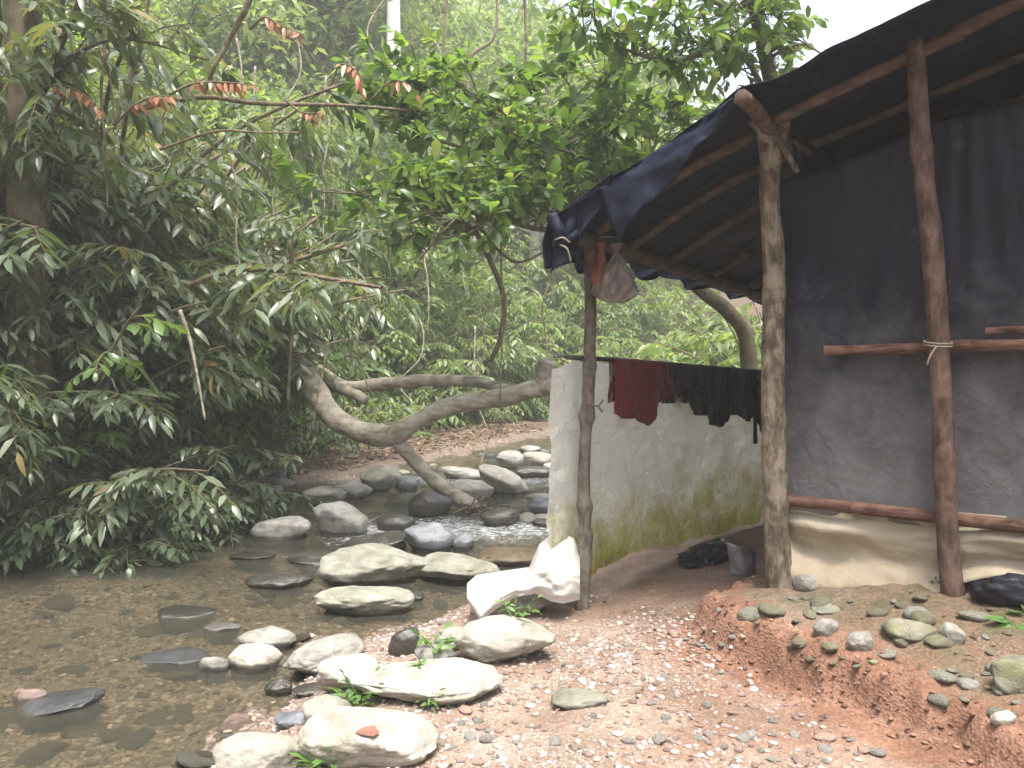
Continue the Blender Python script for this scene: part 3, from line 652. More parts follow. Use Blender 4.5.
# skirt round the front left corner and the knotted end
m = MB(); ts = np.linspace(1.25, .8, 22); T, V = np.meshgrid(ts, vv, indexing='ij')
z = rz(T)+.02-(.30*sstep(.75, 1.15, T)+.04)*V; s = -.445+.03*np.sin(T*30)*V+.12*V*(1-V)
m.grid(Gv(T, s, z)); solid(m.build('corner_skirt', M['tarp_roof'], hut, origin=base), .005)
m = MB(); kv, kf = rock_verts(77, 3, 4, .15); m.add(kv*np.array([.06, .05, .055])+W(561, 243, 4.95), [kf])
for i, (qx, qy) in enumerate([(552, 217), (573, 219), (580, 232)]):
    m.tube(catmull(np.array([W(561, 243, 4.93), W((qx+561)/2+2, (qy+243)/2, 4.9), W(qx, qy, 4.93)]), 4), np.linspace(.03, .045, 9), 7, .2, i)
ear = np.array([[W(553, 215, 4.97), W(562, 216, 4.95), W(578, 221, 4.9)], [W(553, 228, 4.97), W(564, 230, 4.93), W(580, 230, 4.9)], [W(560, 243, 4.95), W(564, 242, 4.92), W(570, 240, 4.92)]])
m.grid(ear); m.build('tarp_knot', M['tarp_roof'], hut, origin=base)
m = MB(); m.tube(catmull(np.array([W(560, 245, 4.88), W(567, 249, 4.86), W(571, 262, 4.87)]), 5), .006, 5); m.tube(catmull(np.array([W(555, 240, 4.89), W(563, 238, 4.86), W(570, 243, 4.87)]), 5), .006, 5)
m.build('tie', M['twine'], hut, origin=base)
# flap hanging over the rake edge
U, V = np.meshgrid(np.linspace(0, 1, 40), np.linspace(0, 1, 16), indexing='ij')
T = .04+.83*U; dr = (.02+.30*U**.8)*(1+.03*np.sin(U*40)); zf = rz(T)+.01-.05*np.sin(np.clip(T, 0, 1.3)/1.3*math.pi)*1.2
b = MB(); b.grid(Gv(T-.1*V*U-.03*V, -.455-.03*np.sin(V*2.2)+.02*np.sin(U*14)*V+.015*fbm(p3(U*7, V*3), 2, 5), zf+.018-dr*V)); solid(b.build('roof_flap', M['tarp_roof'], hut, origin=base), .004)
# tarp walls
def wall_grid(tfun, zlo, zhi, n, mfold, seed, soff):
    pass
ts = np.linspace(.06, -4.1, 130); vv = np.linspace(0, 1, 60); T, V = np.meshgrid(ts, vv, indexing='ij')
zt = np.interp(T, [-4.1, -2.2, -1.2, 0, .1], [2.75, 3.5, 3.12, 2.9, 2.85])+.02*np.sin(T*7); zb = .99+.015*np.sin(T*5)
z = zb+(zt-zb)*V
gth = np.exp(-((T+.93)/.35)**2)
tens = .05*gth*np.sin((T+.93)*26/(1.15-V*.8))*sstep(.3, 1, V)*.6+.05*np.sin(T*5+V*2.5)*V*(1-V)*2+.035*np.sin((T*1.3+V*1.1)*9)*sstep(1, .4, V)*.5+.025*fbm(p3(T*2.2, V*3), 4, 14)+.03*np.abs(np.sin((T*.9-V*1.4)*4.2))**3*sstep(.2, .7, V)
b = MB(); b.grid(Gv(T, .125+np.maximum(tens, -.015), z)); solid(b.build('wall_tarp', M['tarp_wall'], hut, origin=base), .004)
ts = np.linspace(.03, -4.1, 130); T, V = np.meshgrid(ts, np.linspace(0, 1, 24), indexing='ij')
zb = np.interp(T, [-4.1, -1.6, -1.1, -.72, -.3, -.12, .03], [.85, .85, .8, .66, .60, .60, .72])+.02*np.sin(T*11); z = 1.09+(zb-1.09)*V
b = MB(); b.grid(Gv(T, .11-.04*np.sin(V*10+T*2.2+np.sin(T*3))*(.3+.7*V)-.05*V*V+.05*fbm(p3(T*1.6, V*3.2), 4, 6), z)); solid(b.build('wall_skirt', M['tarp_beige'], hut, origin=base), .004)
def plain_wall(f0, f1, name, hgt):
    a = np.linspace(0, 1, 40); A, V = np.meshgrid(a, np.linspace(0, 1, 20), indexing='ij')
    t = f0[0]+(f1[0]-f0[0])*A; s = f0[1]+(f1[1]-f0[1])*A; zz = .3+(hgt-.3)*V; w = .03*fbm(p3(A*8, V*4), 3, 9)
    top = np.minimum(zz, rz(t, s)-.02)
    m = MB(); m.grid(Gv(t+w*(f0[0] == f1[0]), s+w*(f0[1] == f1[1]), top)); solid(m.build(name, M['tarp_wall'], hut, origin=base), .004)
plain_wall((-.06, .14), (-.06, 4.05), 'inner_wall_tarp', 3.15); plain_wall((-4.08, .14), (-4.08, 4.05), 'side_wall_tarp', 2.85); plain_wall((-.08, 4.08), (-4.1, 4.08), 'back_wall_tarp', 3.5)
# split rails tied behind the posts
def plank(name, p0, p1, w, th_, mat, seed):
    p0 = np.array(p0); p1 = np.array(p1); n = 24; L = np.linspace(0, 1, n); d = nrm(p1-p0); up = np.array([0, 0, 1.]); sd = nrm(np.cross(d, up))
    P = p0+(p1-p0)*L[:, None]; q = fbm(p3(L*6, L*0)+seed, 3, seed)*.006
    cs = [(-1, -1), (-1, 1), (1, 1), (1, -1)]; v = np.stack([P+up*(a*w/2+q[:, None]*(1+.4*a)*1)+sd*c*th_/2 for a, c in cs], 1).reshape(-1, 3)
    i = np.arange(n-1)[:, None]*4; j = np.arange(4)[None]; k = (np.arange(4)+1)[None] % 4
    m = MB(); m.add(v, [np.stack([i+j, i+k, i+4+k, i+4+j], -1).reshape(-1, 4), [[0, 1, 2, 3]], [[4*n-1, 4*n-2, 4*n-3, 4*n-4]]])
    o = m.build(name, mat, hut, smooth=False, origin=base); return o
plank('rail', G(-.25, .07, 1.915), G(-2.2, .07, 1.92), .055, .03, M['split_wood'], 3)
plank('rail', G(-.02, .065, 1.065), G(-2.2, .06, 1.05), .06, .03, M['split_wood'], 5)
plank('rail', G(-1.02, .085, 1.985), G(-2.2, .085, 2.0), .03, .02, M['split_wood'], 7)
m = MB()
for dz in (0, .014): 
    th_ = np.linspace(0, 6.6, 26); c = W(938, 345, 3.94); m.tube(np.stack([c[0]+.062*np.cos(th_), c[1]+.062*np.sin(th_), c[2]+.0+dz+.012*np.sin(th_)], -1), .005, 5)
m.tube(catmull(np.array([W(936, 347, 3.86), W(930, 356, 3.85), W(927, 365, 3.85)]), 4), .004, 5)
m.build('binding', M['twine'], hut, origin=base)

# ------------------------------------------------------------------ sheet, washing, bag, sack
def L2(s, off=0, z=0): return G(1.27+off, s, z)           # along the porch's eave side
RS, RZ2 = [-.32, 2.95], [1.905, 1.82]
def railz(s): return np.interp(s, RS, RZ2)
rail = empty('clothes_rail', L2(0, .06, 1.9), 'thin dark pole tied across the porch carrying washing and sheet', 'pole')
m = MB(); P = np.array([L2(s, .06+.01*math.sin(s*3), railz(s)+.006*math.sin(s*5)) for s in np.linspace(-.18, 3.0, 16)]); m.tube(P, np.linspace(.017, .013, 16), 8, .15, 3); m.build('pole', M['twine_dark'], rail, origin=L2(0, .06, 1.9))
m = MB()
for dz in (0, .012):
    a = np.linspace(0, 6.5, 22); c = W(588, 360, 5.35); m.tube(np.stack([c[0]+.055*np.cos(a), c[1]+.055*np.sin(a), c[2]+dz+.01*np.sin(a)], -1), .005, 5)
m.build('tie', M['twine_dark'], rail, origin=L2(0, .06, 1.9)); m = MB()
c = W(590, 403, 5.29)
m.tube(catmull(np.array([c, c+[.05, -.02, -.02], c+[.085, -.02, .02]]), 4), .007, 5); m.tube(catmull(np.array([c+[.05, -.02, -.02], c+[.08, -.02, -.06]]), 4), .006, 5)
m.build('twig_stub', M['pole_grey'], hut, origin=base)
ss = np.linspace(-.2, 2.98, 150); S, V = np.meshgrid(ss, np.linspace(0, 1, 80), indexing='ij')
ztop = railz(S)-.01-.06*sstep(-.02, -.2, S)-.012*np.abs(np.sin(S*6)); zbot = np.interp(S, [-.4, -.2, .0, .3, .9, 1.6, 2.2, 3], [.36, .33, .38, .42, .44, .41, .40, .38])+.015*fbm(p3(S*7, S*0), 3, 2)
z = ztop+(zbot-ztop)*V
fold = .018*np.sin(S*26+2*np.sin(V*2))*np.exp(-V*1.6)+.03*np.sin(S*7+V*1.4)*V+(.015+.04*V)*fbm(p3(S*3.0-V*1.4, V*2.0+S*.8), 4, 21)+.022*np.abs(fbm(p3(S*7+V*4, V*6-S*3), 3, 33))
off = .085+fold+.05*V+.05*sstep(-.02, -.2, S)*(1-.3*V)
b = MB(); b.grid(Gv(1.27+off, S-.06*V*sstep(0, -.2, S), z))
# a real hand's width where the sheet bags outward at the foot
o = b.build('plastic_sheet', M['sheet'], origin=L2(0, .1, .4))
tag(o, 'large white plastic sheet with olive mildew hanging along the open porch', 'sheet')
def hang(name, s0, s1, front, back, mat, label, cat, seed, amp=.012, off0=.06):
    u = np.linspace(0, 1, 44); k = 56
    dF = np.interp(u, *zip(*front)); dB = np.interp(u, *zip(*back)); rows = []
    for ui, f, bk in zip(u, dF, dB):
        s = s0+(s1-s0)*ui; r = .022; w = np.linspace(-1, 1, k); zr_ = railz(s)
        Lf = f; tot = Lf+bk+math.pi*r; q = (w+1)/2*tot; pts = []
        for qq in q:
            if qq < Lf: y, zz = -r, -(Lf-qq); hgt = Lf-qq
            elif qq < Lf+math.pi*r: a = (qq-Lf)/r; y, zz = -r*math.cos(a), r*math.sin(a); hgt = 0
            else: y, zz = r, -(qq-Lf-math.pi*r); hgt = -zz
            rip = amp*1.5*float(fbm(np.array([[ui*(s1-s0)*13+seed*7.3, hgt*2.2, seed]]), 3, seed)[0])*min(1, hgt*5+.2)
            pts.append(G(1.27+off0+y+(-abs(rip) if y < 0 else abs(rip)), s+.018*math.sin(hgt*9+seed)*min(1, hgt*4), zr_+zz))
        rows.append(pts)
    m = MB(); m.grid(np.array(rows)); o = m.build(name, M[mat], origin=L2((s0+s1)/2, .06, railz((s0+s1)/2))); solid(o, .004)
    return tag(o, label, cat)
def sp(px):   # position along the rail seen at pixel column px
    k = (px-512)/FPX; o = C0+1.33*g2; return (k*o[1]-o[0])/(e2[0]-k*e2[1])
hang('red_garment', sp(612), sp(669), [(0, .37), (.06, .41), (.3, .41), (.58, .47), (.62, .46), (.74, .30), (.9, .25), (1, .15)], [(0, .3), (1, .2)], 'cloth_red', 'dark red garment drying at the left end of the rail', 'clothing', 1, .03)
hang('patterned_cloth', sp(666), sp(716), [(0, .2), (.2, .26), (.3, .2), (.5, .40), (.62, .37), (.7, .27), (1, .24)], [(0, .3), (1, .3)], 'cloth_pat', 'dark patterned cloth hanging between the red garment and black trousers', 'clothing', 3, .035, .065)
hang('black_trousers', sp(700), sp(749), [(0, .34), (.06, .47), (.3, .5), (.42, .45), (.46, .27), (.6, .3), (.66, .42), (.85, .46), (.95, .42), (1, .3)], [(0, .4), (1, .4)], 'cloth_black', 'black trousers hung over the rail', 'clothing', 5, .035, .05)
hang('black_shirt', sp(753), sp(778), [(0, .46), (.3, .62), (.6, .5), (1, .55)], [(0, .4), (1, .4)], 'cloth_black', 'black garment at the rail\'s far end by the forked post', 'clothing', 7, .03, .05)
m = MB(); c = sp(749); P = np.array([G(1.27+.0, c+.004*math.sin(i), railz(c)+.02-i*.085) for i in range(9)]); m.tube(catmull(P, 3), np.linspace(.008, .02, 25), 6, .1, 2)
tag(m.build('dark_strap', M['cloth_black'], origin=P[0]), 'long narrow black strap dangling right of the black trousers', 'strap')
# plastic bag under the eave
bc = W(616, 274, 5.17); bag = empty('plastic_bag', bc, 'clear plastic bag of scraps hanging under the eave corner', 'bag')
def lathe(prof, n, seed, amp, c, sx=1, sy=1):
    th_ = np.arange(n+1)/n*2*math.pi; rows = []
    for (z, r) in catmull(np.array(prof), 5):
        rr = r*(1+amp*np.sin(th_*5+seed+z*20)+amp*.8*np.sin(th_*9+seed*2-z*33)); rr[-1] = rr[0]
        rows.append(np.stack([c[0]+rr*np.cos(th_)*sx, c[1]+rr*np.sin(th_)*sy, np.full(n+1, c[2]+z)], -1))
    return np.array(rows)
m = MB(); m.grid(lathe([(-.185, .01), (-.18, .07), (-.13, .125), (-.03, .115), (.06, .06), (.12, .022), (.15, .018), (.19, .04)], 48, 1, .15, bc)); m.build('pouch', M['bag_clear'], bag, origin=bc)
m = MB(); v, f = rock_verts(5, 3, 6, .2); m.add(v*np.array([.1, .1, .085])+bc+[.01, 0, -.085], [f]); m.build('contents', M['bag_fill'], bag, origin=bc)
m = MB(); m.grid(lathe([(-.15, .005), (-.14, .03), (-.05, .055), (.05, .045), (.15, .02), (.2, .03)], 24, 4, .14, bc+np.array([-.095, .02, .0]))); m.build('inner_bag', M['bag_orange'], bag, origin=bc)
m = MB(); m.tube(catmull(np.array([bc+[0, 0, .17], bc+[.01, .03, .24], G(1.29, .0, 2.7)]), 4), .006, 5); m.build('handle', M['bag_clear'], bag, origin=bc)
# white sack thrown over the mossy stone against the post
sb = np.array(hit(522, 618, True)); sb[1] += .12
def sack():
    U, V = np.meshgrid(np.linspace(0, 1, 90), np.linspace(0, 1, 60), indexing='ij')
    px = 467+113*U; py_top = np.interp(U, [0, .08, .3, .55, .64, .72, .85, .95, 1], [584, 576, 572, 568, 545, 537, 534, 539, 550])
    py_bot = np.interp(U, [0, .12, .25, .42, .6, .75, .85, 1], [600, 622, 610, 598, 594, 602, 604, 600])
    py = py_top+(py_bot-py_top)*V
    d = 5.22-.3*np.sin(V*math.pi*.5)+.12*U+.03*np.sin(U*16+V*5+2*np.sin(V*4))*V+.045*fbm(p3(U*4, V*3), 3, 8)+.25*(V-.45)**2
    x = (px-512)/FPX*d; z = CZ-(py-380)/FPX*d
    return np.stack([x, d, z], -1)
m = MB(); sv_ = sack(); m.grid(sv_); bk = sv_[:, 0].copy(); 
back = np.stack([bk+(np.array([.01, .16+.0*0, -.02])*k)+np.array([0, .12*math.sin(k*2), -.28*k*k]) for k in np.linspace(0, 1.1, 14)], 1)
m.grid(back[:, ::-1]); tag(m.build('plastic_sack', M['sack'], origin=sb), 'white translucent plastic sack draped over a stone against the porch post', 'sack')
# scraps
def crumple(name, c, dims, mat, seed, label, cat, amp=.35, rot=0):
    v, f = ICO[5]; v = v*(1+amp*fbm(v*1.7+seed, 5, seed)[:, None]*.8+amp*.4*np.abs(fbm(v*4.5+seed, 3, seed+3))[:, None])
    v[:, 2] = np.where(v[:, 2] < -.35, -.35, v[:, 2]); v = v*np.array(dims)
    v = np.stack([v[:, 0]*math.cos(rot)-v[:, 1]*math.sin(rot), v[:, 0]*math.sin(rot)+v[:, 1]*math.cos(rot), v[:, 2]], -1)
    m = MB(); m.add(v, [f]); o = m.build(name, M[mat]); o.location = c; return tag(o, label, cat)
c = G(-1.36, .0, 0); c[2] = th(c[0], c[1])+.05; crumple('tarp_bundle', c, (.36, .08, .12), 'tarp_scrap', 3, 'crumpled black tarpaulin lying at the wall foot by the right edge', 'tarpaulin', .3, math.atan2(.656, -.755))
x, d, z = hit(722, 566, False); crumple('plastic_scraps', (x, d+.25, z+.03), (.33, .14, .10), 'tarp_scrap', 9, 'heap of crumpled black plastic under the white sheet\'s far corner', 'plastic', .4, .8)
x, d, z = hit(748, 578, False); c = np.array([x, d+.06, z])
U, V = np.meshgrid(np.linspace(-1, 1, 16), np.linspace(0, 1, 10), indexing='ij')
m = MB(); m.grid(np.stack([c[0]+.085*U+.02*V*U, c[1]+.05*(U*U)+.05*V, c[2]-.01+.2*V-.03*U*V], -1)); tag(solid(m.build('tin_sheet', M['tin'], origin=c), .004), 'bent grey tin piece leaning beside the forked post\'s foot', 'tin sheet')
# ------------------------------------------------------------------ fallen log
lb = W(490, 515, 10.1); log = empty('fallen_tree', lb, 'forked fallen trunk bridging the stream on a slanting leg', 'fallen tree')
def limb(name, l, n=14, rough=.09, seed=1):
    P = catmull(np.array([(*W(px, py, d), w*.8/2/FPX*d) for px, py, w, d in l]), 8); m = MB(); m.tube(P[:, :3], P[:, 3], n, rough*2, seed); return m
m = limb('trunk', [(262, 318, 30, 11.2), (297, 362, 29, 10.8), (318, 397, 30, 10.5), (345, 424, 28, 10.3), (388, 436, 27, 10.1), (415, 422, 25, 10.0), (455, 405, 23, 9.9), (505, 397, 23, 9.7), (545, 388, 24, 9.5), (590, 392, 18, 9.2), (640, 396, 15, 8.9)])
m.build('trunk', M['bark_log'], log, origin=lb)
m = limb('stub', [(541, 394, 22, 9.55), (543, 376, 21, 9.5), (548, 361, 19, 9.45)], 12, .14, 4); m.build('stub', M['bark_log'], log, origin=lb)
m = limb('branch', [(292, 352, 20, 11.0), (318, 372, 19, 10.9), (348, 387, 17, 10.8), (390, 383, 15, 10.6), (430, 381, 15, 10.4), (475, 382, 14, 10.1), (510, 390, 12, 9.8)], 12, .1, 6)
m.tube(catmull(np.array([W(340, 386, 10.8), W(356, 394, 10.7), W(366, 401, 10.6)]), 4), np.linspace(.1, .06, 9), 10, .12, 3)
m.build('branch', M['bark_log'], log, origin=lb)
m = limb('leg', [(390, 434, 16, 10.1), (412, 458, 18, 10.1), (440, 485, 18, 10.1), (468, 503, 19, 10.1), (496, 520, 20, 10.05)], 12, .1, 8); m.build('leg', M['bark_log'], log, origin=lb)
m = MB(); r = np.random.RandomState(5)
for i in range(34):
    p = W(r.uniform(462, 494), r.uniform(503, 516), 10.0); q = p+np.array([r.uniform(-.4, .4), r.uniform(-.35, .15), r.uniform(-.2, .18)]); md = (p+q)/2+r.normal(size=3)*.05
    m.tube(catmull(np.array([p, md, q]), 3), np.linspace(.014, .005, 7), 4)
m.build('roots', M['bark_twig'], log, origin=lb)

# ------------------------------------------------------------------ foliage
def leaf_cloud(m, P, D, N, L, Wd, tint, shape='lance', droop=.25, fold=.25, simple=False):
    D = nrm(D); S = nrm(np.cross(D, N)); N = np.cross(S, D); L = L[:, None]; Wd = Wd[:, None]; n = len(P)
    def at(f, s, w): 
        return P+D*L*f*(1-.12*droop*f)-N*droop*L*f*f+S*Wd*s*w+N*fold*Wd*w*abs(s)
    if simple:
        v = np.stack([at(0, 0, 0), at(.45, 1, .5), at(1, 0, 0), at(.45, -1, .5)], 1).reshape(-1, 3); o = np.arange(n)[:, None]*4
        m.add(v, [o+np.array([[0, 1, 2]]), o+np.array([[0, 2, 3]])], tint=np.repeat(tint, 4)); return
    w1, w2 = (.46, .36) if shape == 'lance' else (.36, .5)
    f1, f2 = (.3, .68) if shape == 'lance' else (.35, .74)
    v = np.stack([at(0, 0, 0), at(f1, 0, 0), at(f2, 0, 0), at(1, 0, 0), at(f1, 1, w1), at(f2, 1, w2), at(f1, -1, w1), at(f2, -1, w2)], 1).reshape(-1, 3)
    o = np.arange(n)[:, None]*8
    m.add(v, [o+np.array([[0, 4, 1]]), o+np.array([[0, 1, 6]]), o+np.array([[2, 5, 3]]), o+np.array([[7, 2, 3]]), o+np.array([[1, 4, 5, 2]]), o+np.array([[6, 1, 2, 7]])], tint=np.repeat(tint, 8))
UP = np.array([0, 0, 1.])
def spray(lm, tm, r, p, d, length, n, L, Wd, grav=.5, shape='lance', tw=.006, base_t=.5, upn=.9, simple=False, tv=.22, whorl=False):
    k = 6; pts = [np.array(p, float)]; d = nrm(d)
    for i in range(k): d = nrm(d+np.array([0, 0, -grav/k])+r.normal(size=3)*.07); pts.append(pts[-1]+d*length/k)
    pts = np.array(pts); tm.tube(pts, np.linspace(tw, tw*.4, k+1), 4, cap=False)
    f = (np.arange(n)+1.0)/n if not whorl else 1-.35*(np.arange(n)/n)**1.3
    x = f*k; i = np.minimum(x.astype(int), k-1); pos = pts[i]+(pts[i+1]-pts[i])*(x-i)[:, None]; dr = nrm(pts[i+1]-pts[i])
    sd = nrm(np.cross(dr, UP)+1e-6); sg = np.where(np.arange(n) % 2, 1, -1)[:, None]
    if whorl:
        a = np.arange(n)*2.4+r.uniform(0, 6); u2 = np.cross(sd, dr); D = nrm(dr*.55+sd*np.cos(a)[:, None]*.8+u2*np.sin(a)[:, None]*.45+r.normal(size=(n, 3))*.15)
    else:
        D = nrm(dr*.6+sd*sg*.8+np.array([0, 0, -.22])+r.normal(size=(n, 3))*.14); D[-1] = dr[-1]
    N = nrm(UP*upn+r.normal(size=(n, 3))*.35+sd*sg*.25)
    s = (.75+.25*np.sin(f*math.pi))*r.uniform(.75, 1.15, n)
    leaf_cloud(lm, pos, D, N, L*s, Wd*s, np.clip(base_t+r.normal(size=n)*tv, 0, 1), shape, r.uniform(.1, .4), .22, simple)
def shrub(seed, h, nst, L, Wd, spread=.8, leaf='leaf_shade', n_spray=16, nl=9, grav=.9, name='shrub', simple=False, shape='lance', sl=.55, tdev=.18):
    r = np.random.RandomState(seed); lm, tm = MB(), MB()
    for s in range(nst):
        a = r.uniform(0, 6.283); out = np.array([math.cos(a), math.sin(a), 0]); p = out*r.uniform(0, .15)*h; d = nrm(UP*1.0+out*r.uniform(.1, spread)); hh = h*r.uniform(.65, 1.1); P = [p-[0, 0, .3]]; k = 7
        for i in range(k): d = nrm(d+out*.10*spread+np.array([0, 0, -.09])+r.normal(size=3)*.08); P.append(P[-1]+d*(hh+.3)/k)
        P = catmull(np.array(P), 3); tm.tube(P, np.linspace(.011, .004, len(P))*h, 5, cap=False)
        for j in range(n_spray):
            f = r.uniform(.22, 1); q = P[min(int(f*(len(P)-1)), len(P)-1)]; b = r.uniform(0, 6.283)
            dd = nrm(np.array([math.cos(b), math.sin(b), r.uniform(-.15, .5)])+out*.35)
            spray(lm, tm, r, q, dd, sl*r.uniform(.6, 1.25), nl, L*r.uniform(.8, 1.2), Wd, grav, shape, .005, .3+.4*r.rand(), simple=simple, tv=tdev)
    root = bpy.data.objects.new(name, None); COL.objects.link(root); root.empty_display_size = .1
    tm.build('stem', M['bark_twig'], root); lm.build('foliage', M[leaf], root); return root
def place(protos, spots, label, cat, group, smin=.8, smax=1.2, lean=0, seed=0):
    r = np.random.RandomState(seed); used = set()
    for i, (x, y, *k) in enumerate(spots):
        j = r.randint(len(protos)); z = th(x, y); sc = r.uniform(smin, smax)*(k[0] if k else 1); tl = (r.uniform(-.12, .12)+lean*.5, r.uniform(-.12, .12)+lean)
        rz_ = r.uniform(0, 6.283)
        if j not in used:
            used.add(j); o = protos[j]; o.location = (x, y, z); o.rotation_euler = (tl[0], tl[1], rz_); o.scale = (sc,)*3
        else: o = dup(protos[j], (x, y, z), rz_, sc, tilt=tl)
        tag(o, label, cat, group)
    for j, o in enumerate(protos):
        if j not in used:
            for c in list(o.children): bpy.data.objects.remove(c)
            bpy.data.objects.remove(o)
def left_spots(r, n, a0, a1, y0, y1, minx=-9):
    out = []
    while len(out) < n:
        y = r.uniform(y0, y1); bx = np.interp(y, LBANK[:, 1], LBANK[:, 0]); br = np.interp(y, BARY, BARW); a = r.uniform(a0, a1)
        x = bx-(br+a)*.8; yy = y+(br+a)*.6
        px = 512+x/yy*FPX
        if px > -120 and px < np.interp(yy, [8, 10.5, 12.5, 15], [105, 125, 250, 420]): out.append((x, yy))
    return out
r = np.random.RandomState(2)
# bank shrubs with long pinnate, dusty leaves
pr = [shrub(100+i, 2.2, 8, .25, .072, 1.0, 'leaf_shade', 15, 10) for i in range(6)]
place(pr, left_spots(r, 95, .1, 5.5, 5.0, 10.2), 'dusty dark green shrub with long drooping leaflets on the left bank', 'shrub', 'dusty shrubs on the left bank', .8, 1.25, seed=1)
pr = [shrub(200+i, 3.9, 7, .27, .078, .75, 'leaf_shade', 26, 10, grav=1.1, sl=.7) for i in range(4)]
tsp = []
while len(tsp) < 34:
    d = r.uniform(8.9, 14.5); px = r.uniform(-60, np.interp(d, [8.9, 10.5, 12.5, 14.5], [90, 105, 210, 320])); x = (px-512)/FPX*d; a = np.array([x]); c = np.array([d])
    if inside(a, c, POLY)[0] or seg_dist(a, c, LBANK)[0] < np.interp(d, BARY, BARW)*.8+.05: continue
    tsp.append((x, d))
place(pr, tsp, 'tall arching shrub with drooping dusty leaves on the left bank', 'shrub', 'tall shrubs on the left bank', .8, 1.2, seed=11)
pr = [shrub(220+i, 2.0, 8, .15, .065, 1.0, 'leaf_broad', 14, 9, sl=.45, shape='ob') for i in range(4)]
place(pr, left_spots(r, 40, .3, 6, 6.5, 13), 'bright green small leaved shrub mixed into the left bank thicket', 'shrub', 'bright green shrubs in the left thicket', .8, 1.4, seed=12)
pr = [shrub(240+i, 1.9, 8, .2, .05, 1.0, 'leaf_mid', 14, 9, sl=.5) for i in range(3)]
place(pr, left_spots(r, 30, 1.0, 6.5, 6.5, 13), 'pale narrow leaved shrub high in the left bank thicket', 'shrub', 'pale shrubs in the left thicket', .9, 1.5, seed=13)
pr = [shrub(120+i, 1.6, 8, .15, .048, 1.1, 'leaf_shade', 12, 10, sl=.42) for i in range(4)]
place(pr, left_spots(r, 70, 0, 6, 8, 14), 'small leaved shrub on the slope behind the fallen trunk', 'shrub', 'small leaved shrubs on the slope', .8, 1.3, seed=2)
pr = [shrub(140+i, .8, 8, .12, .05, 1.5, 'leaf_low', 11, 8, sl=.35, name='bush') for i in range(4)]
sp_ = []
for y in np.linspace(4.5, 9.6, 46): sp_.append((np.interp(y, LBANK[:, 1], LBANK[:, 0])-r.uniform(-.05, .35), y+r.uniform(-.1, .3)))
place(pr, sp_, 'low dark bush overhanging the water of the pool', 'bush', 'low bushes along the pool edge', .9, 1.6, seed=3)
# hillside undergrowth beyond the stream
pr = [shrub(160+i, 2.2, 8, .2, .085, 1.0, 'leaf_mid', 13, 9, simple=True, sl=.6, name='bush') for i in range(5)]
hs = []
while len(hs) < 135:
    px = r.uniform(255, 800) if len(hs) < 55 else r.uniform(590, 800) if len(hs) < 90 else r.uniform(390, 620); d = r.uniform(12.5, 32); x = (px-512)/FPX*d
    a = np.array([x]); c = np.array([d])
    if inside(a, c, POLY)[0] or min(seg_dist(a, c, LBANK)[0], seg_dist(a, c, RBANK)[0]) < (2.4 if x < 1 else 1.2): continue
    hs.append((x, d))
place(pr, hs, 'pale green undergrowth bush on the hillside beyond the stream', 'bush', 'hillside undergrowth bushes', .8, 1.5, seed=4)
pr = [shrub(180+i, 1.0, 7, .16, .07, 1.2, 'leaf_mid', 9, 8, simple=True, sl=.4, name='bush') for i in range(3)]
fs = []
for y in np.linspace(11.5, 23, 26):
    bx = np.interp(y, LBANK[:, 1], LBANK[:, 0]); w_ = np.interp(y, BARY, BARW); fs.append((bx-w_*.8-r.uniform(0, .5), y+w_*.6+r.uniform(0, .4)))
place(pr, fs, 'low leafy plant at the foot of the far slope', 'bush', 'low plants at the foot of the slope', .8, 1.3, seed=5)

def far_tree(seed, h, leaf='leaf_far', nleaf=5200, lw=.34, bark_='bark_pale'):
    r = np.random.RandomState(seed); lm, tm = MB(), MB()
    P = [np.array([0, 0, -.6])]; d = nrm(np.array([r.normal()*.08, r.normal()*.08, 1]))
    for i in range(8): d = nrm(d+r.normal(size=3)*.06+UP*.05); P.append(P[-1]+d*h*.82/8)
    P = catmull(np.array(P), 3); tm.tube(P, np.linspace(.022, .006, len(P))*h, 8, .1, seed)
    cl = []
    for i in range(34):
        f = r.uniform(.18, 1)**.8; q = P[int(f*(len(P)-1))]; a = r.uniform(0, 6.283); l = h*r.uniform(.08, .3)*(1.25-.55*f)
        e = q+np.array([math.cos(a)*l, math.sin(a)*l, l*r.uniform(.0, .6)]); tm.tube(catmull(np.array([q, (q+e)/2+[0, 0, .1*l], e]), 3), np.linspace(.006, .002, 7)*h, 5, cap=False); cl.append((e, h*r.uniform(.07, .14), r.rand()))
    per = nleaf//len(cl)
    for e, rad, ti in cl:
        p = nrm(r.normal(size=(per, 3)))*(r.rand(per, 1)**.45)*rad*np.array([1.2, 1.2, .7])+e
        D = nrm(r.normal(size=(per, 3))+nrm(p-e)*.6+np.array([0, 0, -.35])); N = nrm(UP*.7+r.normal(size=(per, 3))*.5)
        leaf_cloud(lm, p, D, N, lw*r.uniform(.6, 1.2, per), lw*.42*r.uniform(.7, 1.2, per), np.clip(ti*.6+.2+r.normal(size=per)*.16, 0, 1), droop=.2, simple=True)
    root = bpy.data.objects.new('tree', None); COL.objects.link(root); tm.build('trunk', M[bark_], root); lm.build('crown', M[leaf], root); return root
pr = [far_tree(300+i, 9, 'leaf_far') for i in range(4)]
ft = []
while len(ft) < 62:
    px = r.uniform(-60, 900); d = r.uniform(27, 75); x = (px-512)/FPX*d
    if px > 640 and d < 48: continue
    if px > 800 and r.rand() < .6: continue
    ft.append((x, d, np.interp(px, [500, 650, 800, 900], [1, .85, .6, .5])))
place(pr, ft, 'pale hazy forest tree on the far hillside', 'tree', 'forest trees on the far hillside', .8, 1.5, seed=6)
